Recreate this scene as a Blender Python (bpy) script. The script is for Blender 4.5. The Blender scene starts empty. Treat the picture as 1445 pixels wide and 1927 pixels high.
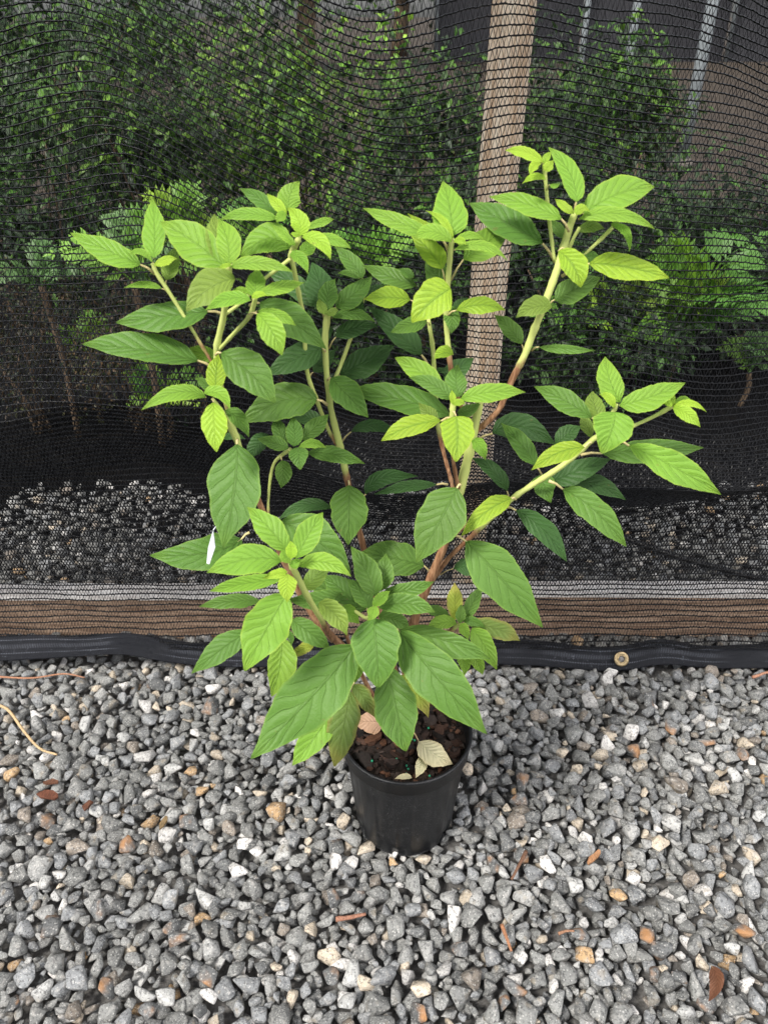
import bpy, bmesh, math, random
import numpy as np
from mathutils import Vector, Matrix

random.seed(7)
rng = np.random.default_rng(7)
SC = bpy.context.scene
COL = SC.collection
R = math.radians

# ---------------------------------------------------------------- camera
CAM_H, PITCH, F = 0.93, R(33.0), 1445.0      # height (m), look-down angle, focal length in photo pixels
CX, CY = 722.5, 963.5
cam_data = bpy.data.cameras.new('camera')
cam = bpy.data.objects.new('camera', cam_data)
COL.objects.link(cam)
cam.location = (0, 0, CAM_H)
cam.rotation_euler = (R(90) - PITCH, 0, 0)
cam_data.sensor_fit = 'VERTICAL'
cam_data.sensor_height = 24.0
cam_data.lens = F / 1927.0 * 24.0
cam_data.dof.use_dof = True
cam_data.dof.focus_distance = 0.98
cam_data.dof.aperture_fstop = 6.3
cam_data.clip_start = 0.02
cam_data.clip_end = 400.0
SC.camera = cam

# ---------------------------------------------------------------- world, sun, exposure
SUN_EL, SUN_AZ = R(50), R(-52)      # sun stands high, to the left and behind the camera's shoulder
world = bpy.data.worlds.new('World')
SC.world = world
world.use_nodes = True
wn = world.node_tree
wn.nodes.clear()
w_out = wn.nodes.new('ShaderNodeOutputWorld')
w_bg = wn.nodes.new('ShaderNodeBackground')
w_sky = wn.nodes.new('ShaderNodeTexSky')
w_sky.sky_type = 'NISHITA'
w_sky.sun_disc = False
w_sky.sun_elevation = SUN_EL
w_sky.sun_rotation = R(180) + SUN_AZ
w_sky.dust_density = 3.0
w_hs = wn.nodes.new('ShaderNodeHueSaturation')
w_hs.inputs['Saturation'].default_value = 0.30
w_bg.inputs['Strength'].default_value = 0.062
wn.links.new(w_sky.outputs[0], w_hs.inputs['Color'])
wn.links.new(w_hs.outputs[0], w_bg.inputs['Color'])
wn.links.new(w_bg.outputs[0], w_out.inputs['Surface'])

sun_data = bpy.data.lights.new('sun', 'SUN')
sun_data.energy = 1.5
sun_data.angle = R(15)
sun_data.color = (1.0, 0.955, 0.89)
sun = bpy.data.objects.new('sun', sun_data)
COL.objects.link(sun)
sd = Vector((math.sin(SUN_AZ) * math.cos(SUN_EL), -math.cos(SUN_AZ) * math.cos(SUN_EL), math.sin(SUN_EL)))
sun.rotation_euler = sd.to_track_quat('Z', 'Y').to_euler()
sun.location = sd * 6

SC.view_settings.view_transform = 'Standard'
SC.view_settings.look = 'None'
SC.view_settings.gamma = 1.0
SC.view_settings.use_curve_mapping = False
SC.view_settings.exposure = 2.02
SC.cycles.max_bounces = 8
SC.cycles.transparent_max_bounces = 8

# ---------------------------------------------------------------- helpers: picture ray -> place
SP, CP = math.sin(PITCH), math.cos(PITCH)
FWD = np.array([0, CP, -SP]); UP = np.array([0, SP, CP]); RT = np.array([1.0, 0, 0])
CAMP = np.array([0, 0, CAM_H])

def ray(x, y):
    return FWD + RT * ((x - CX) / F) + UP * ((CY - y) / F)

def at_y(x, y, Y):                   # the point at distance Y in front of the camera foot
    d = ray(x, y)
    return CAMP + d * (Y / d[1])

def at_depth(x, y, zc):
    return CAMP + ray(x, y) * zc

def at_ground(x, y, z=0.0):
    d = ray(x, y)
    return CAMP + d * ((z - CAM_H) / d[2])

def depth_of(p):
    return float(np.dot(np.asarray(p) - CAMP, FWD))

def to_px(p):
    v = np.asarray(p) - CAMP
    zc = v @ FWD
    return CX + (v @ RT) / zc * F, CY - (v @ UP) / zc * F, zc

def tag(o, label=None, cat=None, group=None, kind=None):
    if label: o['label'] = label
    if cat: o['category'] = cat
    if group: o['group'] = group
    if kind: o['kind'] = kind
    return o

def empty(name, loc=(0, 0, 0)):
    o = bpy.data.objects.new(name, None)
    o.empty_display_size = 0.05
    o.location = loc
    COL.objects.link(o)
    return o

def link(name, me, parent=None, mats=None):
    o = bpy.data.objects.new(name, me)
    COL.objects.link(o)
    if mats:
        for m in (mats if isinstance(mats, (list, tuple)) else [mats]):
            me.materials.append(m)
    if parent:
        o.parent = parent
        o.matrix_parent_inverse = Matrix.Translation(-Vector(parent.location))
    return o

class MB:                            # collects pieces into one mesh
    def __init__(self):
        self.v, self.f, self.n = [], [], 0
        self.c = []                  # one colour per vertex (optional)
    def add(self, verts, faces, col=None):
        verts = np.asarray(verts, float)
        self.v.append(verts)
        for fc in faces:
            self.f.append(tuple(i + self.n for i in fc))
        self.n += len(verts)
        if col is not None:
            col = np.asarray(col, float)
            if col.ndim == 1: col = np.tile(col, (len(verts), 1))
            self.c.append(col)
    def mesh(self, name, smooth=True):
        me = bpy.data.meshes.new(name)
        V = np.concatenate(self.v) if self.v else np.zeros((0, 3))
        me.from_pydata(V.tolist(), [], self.f)
        if self.c:
            C = np.concatenate(self.c)
            if C.shape[1] == 3: C = np.hstack([C, np.ones((len(C), 1))])
            a = me.color_attributes.new('Col', 'FLOAT_COLOR', 'POINT')
            a.data.foreach_set('color', C.ravel().astype(np.float32))
        if smooth: me.polygons.foreach_set('use_smooth', [True] * len(me.polygons))
        me.update()
        return me

def fast_mesh(name, V, Fq, smooth=False, col=None):     # V (n,3), Fq (m,k) index arrays of one size
    me = bpy.data.meshes.new(name)
    k = Fq.shape[1]
    me.vertices.add(len(V)); me.vertices.foreach_set('co', V.astype(np.float32).ravel())
    me.loops.add(Fq.size); me.loops.foreach_set('vertex_index', Fq.astype(np.int32).ravel())
    me.polygons.add(len(Fq))
    me.polygons.foreach_set('loop_start', np.arange(0, Fq.size, k, dtype=np.int32))
    me.polygons.foreach_set('loop_total', np.full(len(Fq), k, dtype=np.int32))
    if smooth: me.polygons.foreach_set('use_smooth', np.ones(len(Fq), dtype=bool))
    if col is not None:
        a = me.color_attributes.new('Col', 'FLOAT_COLOR', 'POINT')
        if col.shape[1] == 3: col = np.hstack([col, np.ones((len(col), 1))])
        a.data.foreach_set('color', col.astype(np.float32).ravel())
    me.update(calc_edges=True)
    me.validate()
    return me

def catmull(P, per=8):
    P = [np.asarray(p, float) for p in P]
    P = [2 * P[0] - P[1]] + P + [2 * P[-1] - P[-2]]
    out = []
    for i in range(1, len(P) - 2):
        p0, p1, p2, p3 = P[i - 1:i + 3]
        for k in range(per):
            t = k / per
            out.append(.5 * (2 * p1 + (p2 - p0) * t + (2 * p0 - 5 * p1 + 4 * p2 - p3) * t * t + (3 * p1 - p0 - 3 * p2 + p3) * t ** 3))
    out.append(P[-2])
    return np.array(out)

def tube(pts, radii, sides=8, cap=True, bump=0.0):
    pts = np.asarray(pts, float); n = len(pts)
    radii = np.broadcast_to(np.asarray(radii, float), (n,))
    T = np.gradient(pts, axis=0)
    T /= np.linalg.norm(T, axis=1)[:, None] + 1e-12
    ref = np.array([0.13, -0.9, 0.3])
    V = []
    for i in range(n):
        a = np.cross(T[i], ref); a /= np.linalg.norm(a) + 1e-9
        b = np.cross(T[i], a)
        for k in range(sides):
            th = 2 * math.pi * k / sides
            r = radii[i] * (1 + bump * (random.random() - .5))
            V.append(pts[i] + (a * math.cos(th) + b * math.sin(th)) * r)
    fs = []
    for i in range(n - 1):
        for k in range(sides):
            k2 = (k + 1) % sides
            fs.append((i * sides + k, i * sides + k2, (i + 1) * sides + k2, (i + 1) * sides + k))
    if cap:
        fs.append(tuple(range(sides - 1, -1, -1)))
        fs.append(tuple((n - 1) * sides + k for k in range(sides)))
    return np.array(V), fs

# ---------------------------------------------------------------- helpers: node materials
class NT:
    def __init__(self, name):
        self.m = bpy.data.materials.new(name)
        self.m.use_nodes = True
        self.t = self.m.node_tree
        self.t.nodes.clear()
        self.out = self.n('ShaderNodeOutputMaterial')
    def n(self, typ, **kw):
        nd = self.t.nodes.new(typ)
        for k, v in kw.items(): setattr(nd, k, v)
        return nd
    def l(self, a, b): self.t.links.new(a, b)
    def val(self, sock, v):
        if isinstance(v, (int, float, tuple, list)):
            sock.default_value = (tuple(v) + (1,)) if isinstance(v, (tuple, list)) and len(v) == 3 and len(sock.default_value) == 4 else v
        else: self.l(v, sock)
    def math(self, op, a, b=0.0, c=None, clamp=False):
        nd = self.n('ShaderNodeMath', operation=op, use_clamp=clamp)
        self.val(nd.inputs[0], a); self.val(nd.inputs[1], b)
        if c is not None: self.val(nd.inputs[2], c)
        return nd.outputs[0]
    def mix(self, fac, a, b, mode='MIX'):
        nd = self.n('ShaderNodeMix', data_type='RGBA', blend_type=mode)
        self.val(nd.inputs[0], fac); self.val(nd.inputs[6], a); self.val(nd.inputs[7], b)
        return nd.outputs[2]
    def ramp(self, fac, lo, hi):
        nd = self.n('ShaderNodeMapRange', interpolation_type='SMOOTHSTEP')
        self.val(nd.inputs[0], fac)
        nd.inputs[1].default_value = lo; nd.inputs[2].default_value = hi
        return nd.outputs[0]
    def noise(self, vec, scale, detail=3.0, rough=.6):
        nd = self.n('ShaderNodeTexNoise')
        if vec is not None: self.l(vec, nd.inputs['Vector'])
        nd.inputs['Scale'].default_value = scale
        nd.inputs['Detail'].default_value = detail
        nd.inputs['Roughness'].default_value = rough
        return nd
    def bump(self, h, strength, dist):
        nd = self.n('ShaderNodeBump')
        nd.inputs['Strength'].default_value = strength
        nd.inputs['Distance'].default_value = dist
        self.l(h, nd.inputs['Height'])
        return nd.outputs[0]
    def bsdf(self, color, rough=.6, spec=.5, normal=None, metal=0.0):
        nd = self.n('ShaderNodeBsdfPrincipled')
        self.val(nd.inputs['Base Color'], color); self.val(nd.inputs['Roughness'], rough)
        self.val(nd.inputs['Specular IOR Level'], spec); self.val(nd.inputs['Metallic'], metal)
        if normal is not None: self.l(normal, nd.inputs['Normal'])
        return nd
    def finish(self, sh):
        self.l(sh.outputs[0] if hasattr(sh, 'outputs') else sh, self.out.inputs['Surface'])
        return self.m

def mat_stone(name, color=None):
    t = NT(name)
    tc = t.n('ShaderNodeTexCoord').outputs['Object']
    if color is None:
        base = t.n('ShaderNodeAttribute', attribute_name='Col').outputs['Color']
    else:
        oi = t.n('ShaderNodeObjectInfo')
        k = t.math('MULTIPLY_ADD', oi.outputs['Random'], .55, .72)
        hs = t.n('ShaderNodeHueSaturation'); hs.inputs['Color'].default_value = tuple(color) + (1,)
        t.l(k, hs.inputs['Value'])
        base = hs.outputs[0]
        loc = t.n('ShaderNodeVectorMath', operation='ADD')
        t.l(tc, loc.inputs[0])
        mul = t.n('ShaderNodeVectorMath', operation='SCALE'); mul.inputs['Scale'].default_value = 3.7
        t.l(oi.outputs['Location'], mul.inputs[0]); t.l(mul.outputs[0], loc.inputs[1])
        tc = loc.outputs[0]
    fine = t.noise(tc, 330, 5, .85)
    mid = t.noise(tc, 150, 3, .6)
    vor = t.n('ShaderNodeTexVoronoi'); vor.inputs['Scale'].default_value = 430
    t.l(tc, vor.inputs['Vector'])
    dark = t.mix(t.math('MULTIPLY', t.ramp(fine.outputs['Fac'], .49, .62), .8), base, (.035, .036, .038))
    lite = t.mix(t.math('MULTIPLY', t.ramp(vor.outputs['Distance'], .36, .05), .6), dark, (.62, .61, .58))
    blot = t.mix(t.math('MULTIPLY', t.ramp(mid.outputs['Fac'], .52, .75), .40), lite, (.50, .48, .45))
    big = t.noise(tc, 60, 2, .5)
    stain = t.mix(t.math('MULTIPLY', t.ramp(big.outputs['Fac'], .62 if color is None or color[2] > .14 else .48, .74), .32 if color is None or color[2] > .14 else .85), blot, (.30, .235, .15) if color is None or color[2] > .14 else (.40, .20, .08))
    h = t.math('ADD', t.math('MULTIPLY', mid.outputs['Fac'], 1.0), t.math('MULTIPLY', fine.outputs['Fac'], .4))
    return t.finish(t.bsdf(stain, .78, .35, t.bump(h, 1.0, .0042)))

def mat_leaf(name, base, vein, edge, back, transl, rough=.46, spec=.25, mottle=None, mottle_amt=0.0, tipcol=None, vein_amt=.5, nv=7.5):
    t = NT(name)
    uv = t.n('ShaderNodeUVMap').outputs[0]
    sep = t.n('ShaderNodeSeparateXYZ'); t.l(uv, sep.inputs[0])
    u = t.math('ABSOLUTE', t.math('MULTIPLY_ADD', sep.outputs[0], 2.0, -1.0))
    s = sep.outputs[1]
    oi = t.n('ShaderNodeObjectInfo')
    obj = t.n('ShaderNodeTexCoord').outputs['Object']
    sep2 = t.math('SUBTRACT', t.math('MULTIPLY', s, nv), t.math('ADD', t.math('MULTIPLY', t.math('POWER', u, .85), 2.1), t.math('MULTIPLY_ADD', t.noise(obj, 38, 1, .5).outputs['Fac'], .9, -.45)))
    # the two halves' veins do not meet exactly
    n2v = t.noise(obj, 130, 2, .5)
    half = t.math('GREATER_THAN', sep.outputs[0], .5)
    q = t.math('ADD', sep2, t.math('MULTIPLY', half, .42))
    fr = t.math('FRACT', t.math('ADD', q, 20.0))
    dist = t.math('ABSOLUTE', t.math('SUBTRACT', fr, .5))       # .5 on the vein, 0 midway
    lat = t.ramp(t.math('ADD', dist, t.math('MULTIPLY_ADD', n2v.outputs['Fac'], .06, -.03)), .43, .495)
    lat = t.math('MULTIPLY', lat, t.ramp(u, 1.02, .72))
    mid = t.ramp(u, .065, .02)
    vm = t.math('MAXIMUM', t.math('MULTIPLY', lat, .75), mid)
    n1 = t.noise(obj, 55, 3, .6)
    n2 = t.noise(obj, 420, 3, .65)
    hs = t.n('ShaderNodeHueSaturation')
    hs.inputs['Color'].default_value = tuple(base) + (1,)
    t.l(t.math('MULTIPLY_ADD', oi.outputs['Random'], .036, .482), hs.inputs['Hue'])
    rnd2 = t.math('FRACT', t.math('MULTIPLY', oi.outputs['Random'], 17.31))
    t.l(t.math('MULTIPLY_ADD', rnd2, .48, .78), hs.inputs['Value'])
    c = hs.outputs[0]
    c = t.mix(t.math('MULTIPLY', t.ramp(n1.outputs['Fac'], .35, .7), .30), c, tuple(x * 1.5 for x in base))
    if mottle:
        net = t.n('ShaderNodeTexVoronoi', feature='DISTANCE_TO_EDGE'); net.inputs['Scale'].default_value = 330
        t.l(obj, net.inputs['Vector'])
        k = t.math('MULTIPLY', t.ramp(net.outputs['Distance'], .16, .02), .55)
        k = t.math('MAXIMUM', k, t.math('MULTIPLY', t.ramp(n1.outputs['Fac'], .50, .68), .7))
        k = t.math('MAXIMUM', k, t.ramp(u, .22, .04))
        c = t.mix(t.math('MULTIPLY', k, mottle_amt), c, mottle)
    c = t.mix(t.math('MULTIPLY', vm, vein_amt), c, vein)
    c = t.mix(t.math('MULTIPLY', t.ramp(u, .90, .985), .7), c, edge)
    c = t.mix(t.math('MULTIPLY', t.ramp(s, .80, 1.0), .40), c, edge)
    if tipcol:
        kk = t.math('ADD', t.ramp(s, .45, .95), t.math('MULTIPLY_ADD', n1.outputs['Fac'], .6, -.3), clamp=True)
        ke = t.math('MULTIPLY', t.ramp(t.math('MULTIPLY_ADD', n1.outputs['Fac'], .5, u), .98, 1.2), .8)
        c = t.mix(t.math('MULTIPLY', t.math('MAXIMUM', t.math('POWER', kk, 2.0), ke), .85), c, tipcol)
    sp = t.noise(obj, 95, 2, .5)
    c = t.mix(t.math('MULTIPLY', t.ramp(sp.outputs['Fac'], .735, .77), .75), c, (.16, .10, .03))
    c = t.mix(t.math('MULTIPLY', t.ramp(n2.outputs['Fac'], .60, .70), .22), c, tuple(min(1, x * 1.9) for x in base))
    bf = t.n('ShaderNodeNewGeometry').outputs['Backfacing']
    cb = t.mix(t.math('MULTIPLY', bf, .65), c, back)
    quilt = t.math('COSINE', t.math('MULTIPLY', q, 6.2832))
    h = t.math('ADD', t.math('MULTIPLY', vm, -1.0), t.math('MULTIPLY', n2.outputs['Fac'], .8))
    h = t.math('ADD', h, t.math('MULTIPLY', quilt, .30))
    nb = t.bump(h, .65, .0013)
    b = t.bsdf(cb, rough, spec, nb)
    tr = t.n('ShaderNodeBsdfTranslucent')
    tcx = t.mix(.5, cb, tuple(min(1, x) for x in (base[0] * 2.2, base[1] * 2.0, base[2] * .8)))
    t.l(tcx, tr.inputs['Color']); t.l(nb, tr.inputs['Normal'])
    ms = t.n('ShaderNodeMixShader'); ms.inputs[0].default_value = transl
    t.l(b.outputs[0], ms.inputs[1]); t.l(tr.outputs[0], ms.inputs[2])
    return t.finish(ms)

def mat_attr(name, rough=.7, spec=.3, grain=0.25, scale=200, bumpd=.0006, transl=0.0):
    t = NT(name)
    tc = t.n('ShaderNodeTexCoord').outputs['Object']
    c = t.n('ShaderNodeAttribute', attribute_name='Col').outputs['Color']
    nz = t.noise(tc, scale, 4, .65)
    c2 = t.mix(grain, c, t.mix(t.ramp(nz.outputs['Fac'], .3, .7), (.0, .0, .0), c), 'MIX')
    b = t.bsdf(c2, rough, spec, t.bump(nz.outputs['Fac'], .6, bumpd))
    if transl:
        tr = t.n('ShaderNodeBsdfTranslucent'); t.l(c2, tr.inputs['Color'])
        ms = t.n('ShaderNodeMixShader'); ms.inputs[0].default_value = transl
        t.l(b.outputs[0], ms.inputs[1]); t.l(tr.outputs[0], ms.inputs[2])
        return t.finish(ms)
    return t.finish(b)

def mat_plain(name, col, rough=.6, spec=.4, scale=80, vary=.25, bumpd=.0005, metal=0.0, stretch=None):
    t = NT(name)
    tc = t.n('ShaderNodeTexCoord').outputs['Object']
    if stretch:
        mp = t.n('ShaderNodeMapping'); mp.inputs['Scale'].default_value = stretch
        t.l(tc, mp.inputs[0]); tc = mp.outputs[0]
    nz = t.noise(tc, scale, 5, .65)
    c = t.mix(t.ramp(nz.outputs['Fac'], .28, .72), tuple(x * (1 - vary) for x in col), tuple(min(1, x * (1 + vary)) for x in col))
    return t.finish(t.bsdf(c, rough, spec, t.bump(nz.outputs['Fac'], .5, bumpd), metal))

def mat_wood(name, light, dark, along, scale=30.0):
    t = NT(name)
    tc = t.n('ShaderNodeTexCoord').outputs['Object']
    mp = t.n('ShaderNodeMapping'); mp.inputs['Scale'].default_value = along
    t.l(tc, mp.inputs[0])
    nz = t.noise(mp.outputs[0], scale, 5, .7)
    fine = t.noise(mp.outputs[0], scale * 6, 3, .7)
    blot = t.noise(tc, 9, 3, .6)
    c = t.mix(t.ramp(nz.outputs['Fac'], .36, .66), dark, light)
    c = t.mix(t.math('MULTIPLY', t.ramp(fine.outputs['Fac'], .55, .75), .5), c, dark)
    c = t.mix(t.math('MULTIPLY', t.ramp(blot.outputs['Fac'], .5, .75), .35), c, tuple(x * .55 for x in dark))
    h = t.math('ADD', nz.outputs['Fac'], t.math('MULTIPLY', fine.outputs['Fac'], .4))
    return t.finish(t.bsdf(c, .8, .2, t.bump(h, .6, .0016)))

def mat_net(name, col=(.0030, .0032, .0040), rough=.30, spec=.17):
    t = NT(name)
    tc = t.n('ShaderNodeTexCoord').outputs['Object']
    nz = t.noise(tc, 900, 2, .6)
    nb = t.noise(tc, 7, 2, .5)
    c = t.mix(t.ramp(nz.outputs['Fac'], .4, .7), col, tuple(x * 2.2 for x in col))
    r = t.math('MULTIPLY_ADD', nb.outputs['Fac'], .25, rough - .12)
    return t.finish(t.bsdf(c, r, spec, t.bump(nz.outputs['Fac'], .8, .0004)))

def mat_ground(name, a, b, scale=40, rough=.9, bumpd=.004):
    t = NT(name)
    tc = t.n('ShaderNodeTexCoord').outputs['Object']
    n1 = t.noise(tc, scale, 6, .7); n2 = t.noise(tc, scale * .06, 3, .6)
    c = t.mix(t.ramp(n1.outputs['Fac'], .35, .65), a, b)
    c = t.mix(t.math('MULTIPLY', t.ramp(n2.outputs['Fac'], .4, .7), .4), c, tuple(x * .6 for x in a))
    return t.finish(t.bsdf(c, rough, .2, t.bump(n1.outputs['Fac'], .8, bumpd)))

def mat_black_sheet(name):
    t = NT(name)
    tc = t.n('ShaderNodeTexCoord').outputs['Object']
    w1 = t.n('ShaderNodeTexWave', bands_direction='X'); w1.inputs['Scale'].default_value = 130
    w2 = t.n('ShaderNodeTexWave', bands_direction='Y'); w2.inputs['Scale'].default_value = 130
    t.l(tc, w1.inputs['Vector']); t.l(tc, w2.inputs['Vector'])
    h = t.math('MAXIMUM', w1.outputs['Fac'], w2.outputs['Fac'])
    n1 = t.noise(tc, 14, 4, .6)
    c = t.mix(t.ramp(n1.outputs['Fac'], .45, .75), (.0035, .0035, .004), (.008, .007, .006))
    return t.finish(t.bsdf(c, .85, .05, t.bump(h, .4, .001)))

# ================================================================ LARGE STRUCTURE
POT = np.array([at_y(764, 1377, 0.668)[0], 0.668])          # pot axis (x, y)
POT_H, RIM_R, BASE_R = 0.167, 0.0825, 0.0655
SOIL_Z = POT_H - 0.020

def sheet(name, x0, x1, y0, y1, z, mat, nx=2, ny=2, rough=0.0, kind='structure'):
    xs = np.linspace(x0, x1, nx); ys = np.linspace(y0, y1, ny)
    X, Y = np.meshgrid(xs, ys)
    Z = np.full_like(X, z)
    if rough: Z = Z + rng.normal(0, rough, X.shape)
    V = np.stack([X.ravel(), Y.ravel(), Z.ravel()], 1)
    i = np.arange((ny - 1) * nx).reshape(ny - 1, nx)[:, :-1].ravel()
    Fq = np.stack([i, i + 1, i + nx + 1, i + nx], 1)
    o = link(name, fast_mesh(name, V, Fq, True), None, mat)
    tag(o, kind=kind)
    return o

ground = sheet('ground', -150, 150, -40, 260, -0.034, mat_ground('dirt', (.06, .046, .034), (.022, .018, .014), 9))
tag(ground, 'brown bare dirt lane and ground around and beyond the gravel', None)
gravel_bed = sheet('gravel_bed', -1.9, 1.9, -0.5, 1.60, -0.024, mat_ground('stone_dust', (.15, .145, .14), (.07, .067, .063), 160), 60, 50, .001)
tag(gravel_bed, 'loose bed of crushed grey and white stone around the pot')
black_sheet = sheet('dark_band_sheet', -4.0, 4.0, 1.36, 4.4, -0.010, mat_black_sheet('black_sheet'), 60, 30, .003)  # black sheet added for the dark band under the shrubs
tag(black_sheet, 'added black woven sheet for the dark band under the shrubs behind the net')

# ---- stones -------------------------------------------------------------------
def stone_shape(seed, bevel):
    r = random.Random(seed)
    bm = bmesh.new()
    n = r.choice((9, 10, 11, 13, 15))
    ax = (1.0, r.uniform(.58, .92), r.uniform(.42, .74))
    for _ in range(n):
        v = Vector((r.gauss(0, 1), r.gauss(0, 1), r.gauss(0, 1))).normalized()
        k = r.uniform(.76, 1.16)
        bm.verts.new((v.x * ax[0] * k, v.y * ax[1] * k, v.z * ax[2] * k))
    bmesh.ops.convex_hull(bm, input=bm.verts)
    bmesh.ops.delete(bm, geom=[v for v in bm.verts if not v.link_faces], context='VERTS')
    bmesh.ops.dissolve_limit(bm, angle_limit=R(14), verts=bm.verts, edges=bm.edges)
    if bevel:
        bmesh.ops.bevel(bm, geom=list(bm.edges) + list(bm.verts), offset=.075, segments=1, profile=.6, affect='EDGES', clamp_overlap=True)
    bmesh.ops.triangulate(bm, faces=bm.faces)
    bm.verts.index_update()
    V = np.array([v.co[:] for v in bm.verts]); Fs = np.array([[v.index for v in f.verts] for f in bm.faces])
    bm.free()
    return V, Fs

SHAPES_HI = [stone_shape(100 + i, True) for i in range(16)]
SHAPES_LO = [stone_shape(300 + i, False) for i in range(16)]
TONES = [  # colour, share
    ('grey_stone', (.205, .207, .20), .43), ('dark_stone', (.13, .133, .133), .16), ('blue_grey_stone', (.225, .232, .238), .17),
    ('pale_stone', (.36, .36, .35), .10), ('white_stone', (.56, .545, .525), .058), ('cream_stone', (.48, .41, .32), .04),
    ('brown_grey_stone', (.215, .185, .155), .03), ('rust_stone', (.42, .28, .15), .009)]
STONE_MATS = [mat_stone(n, c) for n, c, _ in TONES]
STONE_MIX = mat_stone('mixed_gravel_stone', None)
tone_p = np.array([s for _, _, s in TONES]); tone_p /= tone_p.sum()

class Darts:
    def __init__(self, cell): self.c = cell; self.g = {}
    def fits(self, x, y, r, k):
        ci, cj = int(x // self.c), int(y // self.c)
        for i in range(ci - 1, ci + 2):
            for j in range(cj - 1, cj + 2):
                for (a, b, q) in self.g.get((i, j), ()):
                    if (a - x) ** 2 + (b - y) ** 2 < (k * (q + r)) ** 2: return False
        return True
    def put(self, x, y, r): self.g.setdefault((int(x // self.c), int(y // self.c)), []).append((x, y, r))

def scatter(x0, x1, y0, y1, sizes, k, seed):
    rr = random.Random(seed); D = Darts(.042); out = []
    area = (x1 - x0) * (y1 - y0)
    for (ra, rb, per) in sizes:
        for _ in range(int(area * per)):
            x, y, r = rr.uniform(x0, x1), rr.uniform(y0, y1), rr.uniform(ra, rb)
            if D.fits(x, y, r, k): D.put(x, y, r); out.append((x, y, r))
    return out

SIZES = [(.0120, .0150, 1100), (.0095, .0120, 5000), (.0070, .0095, 11000), (.0046, .0070, 18000)]
near_top = scatter(-.70, .70, .28, 1.12, SIZES, .80, 11)
near_low = scatter(-.70, .70, .28, 1.12, SIZES[1:], .80, 12)
outer = [p for p in scatter(-1.8, 1.8, -.45, 1.56, [(.011, .0145, 1600), (.008, .011, 5200), (.006, .008, 4000)], .82, 13)
         if not (-.70 < p[0] < .70 and .28 < p[1] < 1.12)]
outer_low = [p for p in scatter(-1.8, 1.8, -.45, 1.56, [(.009, .013, 3600)], .85, 14)
         if not (-.70 < p[0] < .70 and .28 < p[1] < 1.12)]

def rot_flat(rr):
    a = Matrix.Rotation(rr.uniform(0, 6.283), 3, 'Z')
    tilt = Matrix.Rotation(rr.gauss(0, .42), 3, 'X') @ Matrix.Rotation(rr.gauss(0, .42), 3, 'Y')
    return a @ tilt @ Matrix.Rotation(rr.uniform(0, 6.283), 3, 'Z')

rr = random.Random(5)
stones = []          # (x,y,z,r,shape,rotation,tone,level)
def add_stones(lst, zc, level, k):
    for (x, y, r) in lst:
        dp = math.hypot(x - POT[0], y - POT[1])
        if dp < BASE_R + (r * .5 if level != 1 else -.012): continue
        if 1.022 < y < 1.095 and level != 1: continue       # the board lies here
        if .940 < y < .992 and level != 1: continue         # the hem lies here
        edge = 1.545 - .13 * math.exp(-((x + .22) / .20) ** 2) + .03 * math.sin(x * 9) + .02 * math.sin(x * 23 + 1)
        if y > edge + rr.gauss(0, .03): continue
        z = zc + (r - .011) * .4 + rr.gauss(0, .0016)
        stones.append([x, y, z, r * k, rr.randrange(16), rot_flat(rr), int(rng.choice(len(TONES), p=tone_p)), level])
add_stones(near_top, -.002, 0, 1.34)
add_stones(near_low, -.0110, 1, 1.42)
add_stones(outer, -.003, 2, 1.32)
add_stones(outer_low, -.013, 3, 1.5)

cand = []
for i, s in enumerate(stones):
    if s[7] != 0: continue
    px, py, zc = to_px((s[0], s[1], s[2]))
    if 5 < px < 1440 and 1250 < py < 1922:
        hid = 655 < px < 880 and py < 1600 and math.hypot(s[0] - POT[0], s[1] - POT[1]) < .2
        if not hid: cand.append((s[3] / zc, i))
cand.sort(reverse=True)
singles = set(i for _, i in cand[:300])

cache = {}
for i in sorted(singles):
    x, y, z, r, sh, rot, tone, lv = stones[i]
    if (sh, tone) not in cache:
        me = fast_mesh('stone', SHAPES_HI[sh][0] * .012, SHAPES_HI[sh][1], True)
        me.materials.append(STONE_MATS[tone])
        cache[(sh, tone)] = me
    o = bpy.data.objects.new('stone', cache[(sh, tone)])
    COL.objects.link(o)
    o.matrix_world = Matrix.Translation((x, y, z)) @ rot.to_4x4() @ Matrix.Scale(r / .012, 4)
    o.parent = gravel_bed

def join_stones(idx, hi):
    shapes = SHAPES_HI if hi else SHAPES_LO
    Vs, Fs, Cs, n = [], [], [], 0
    for i in idx:
        x, y, z, r, sh, rot, tone, lv = stones[i]
        V, Fc = shapes[sh]
        M = np.array(rot)
        Vs.append((V * r) @ M.T + np.array([x, y, z]))
        Fs.append(Fc + n); n += len(V)
        c = np.array(TONES[tone][1]) * rng.uniform(.72, 1.27)
        Cs.append(np.tile(c, (len(V), 1)))
    return np.concatenate(Vs), np.concatenate(Fs), np.concatenate(Cs)

for hi in (True, False):
    idx = [i for i, s in enumerate(stones) if i not in singles and ((s[7] < 2) == hi)]
    V, Fc, C = join_stones(idx, hi)
    o = link('gravel', fast_mesh('gravel', V, Fc, True, C), gravel_bed, STONE_MIX)
    o['kind'] = 'stuff'

# ---- far setting: shade house, posts, trees -----------------------------------
M_CLOTH = mat_plain('shade_cloth_wall', (.022, .022, .026), .7, .3, 60, .3)
M_STEEL = mat_plain('galvanised_steel', (.17, .19, .20), .6, .4, 40, .2)

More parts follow.
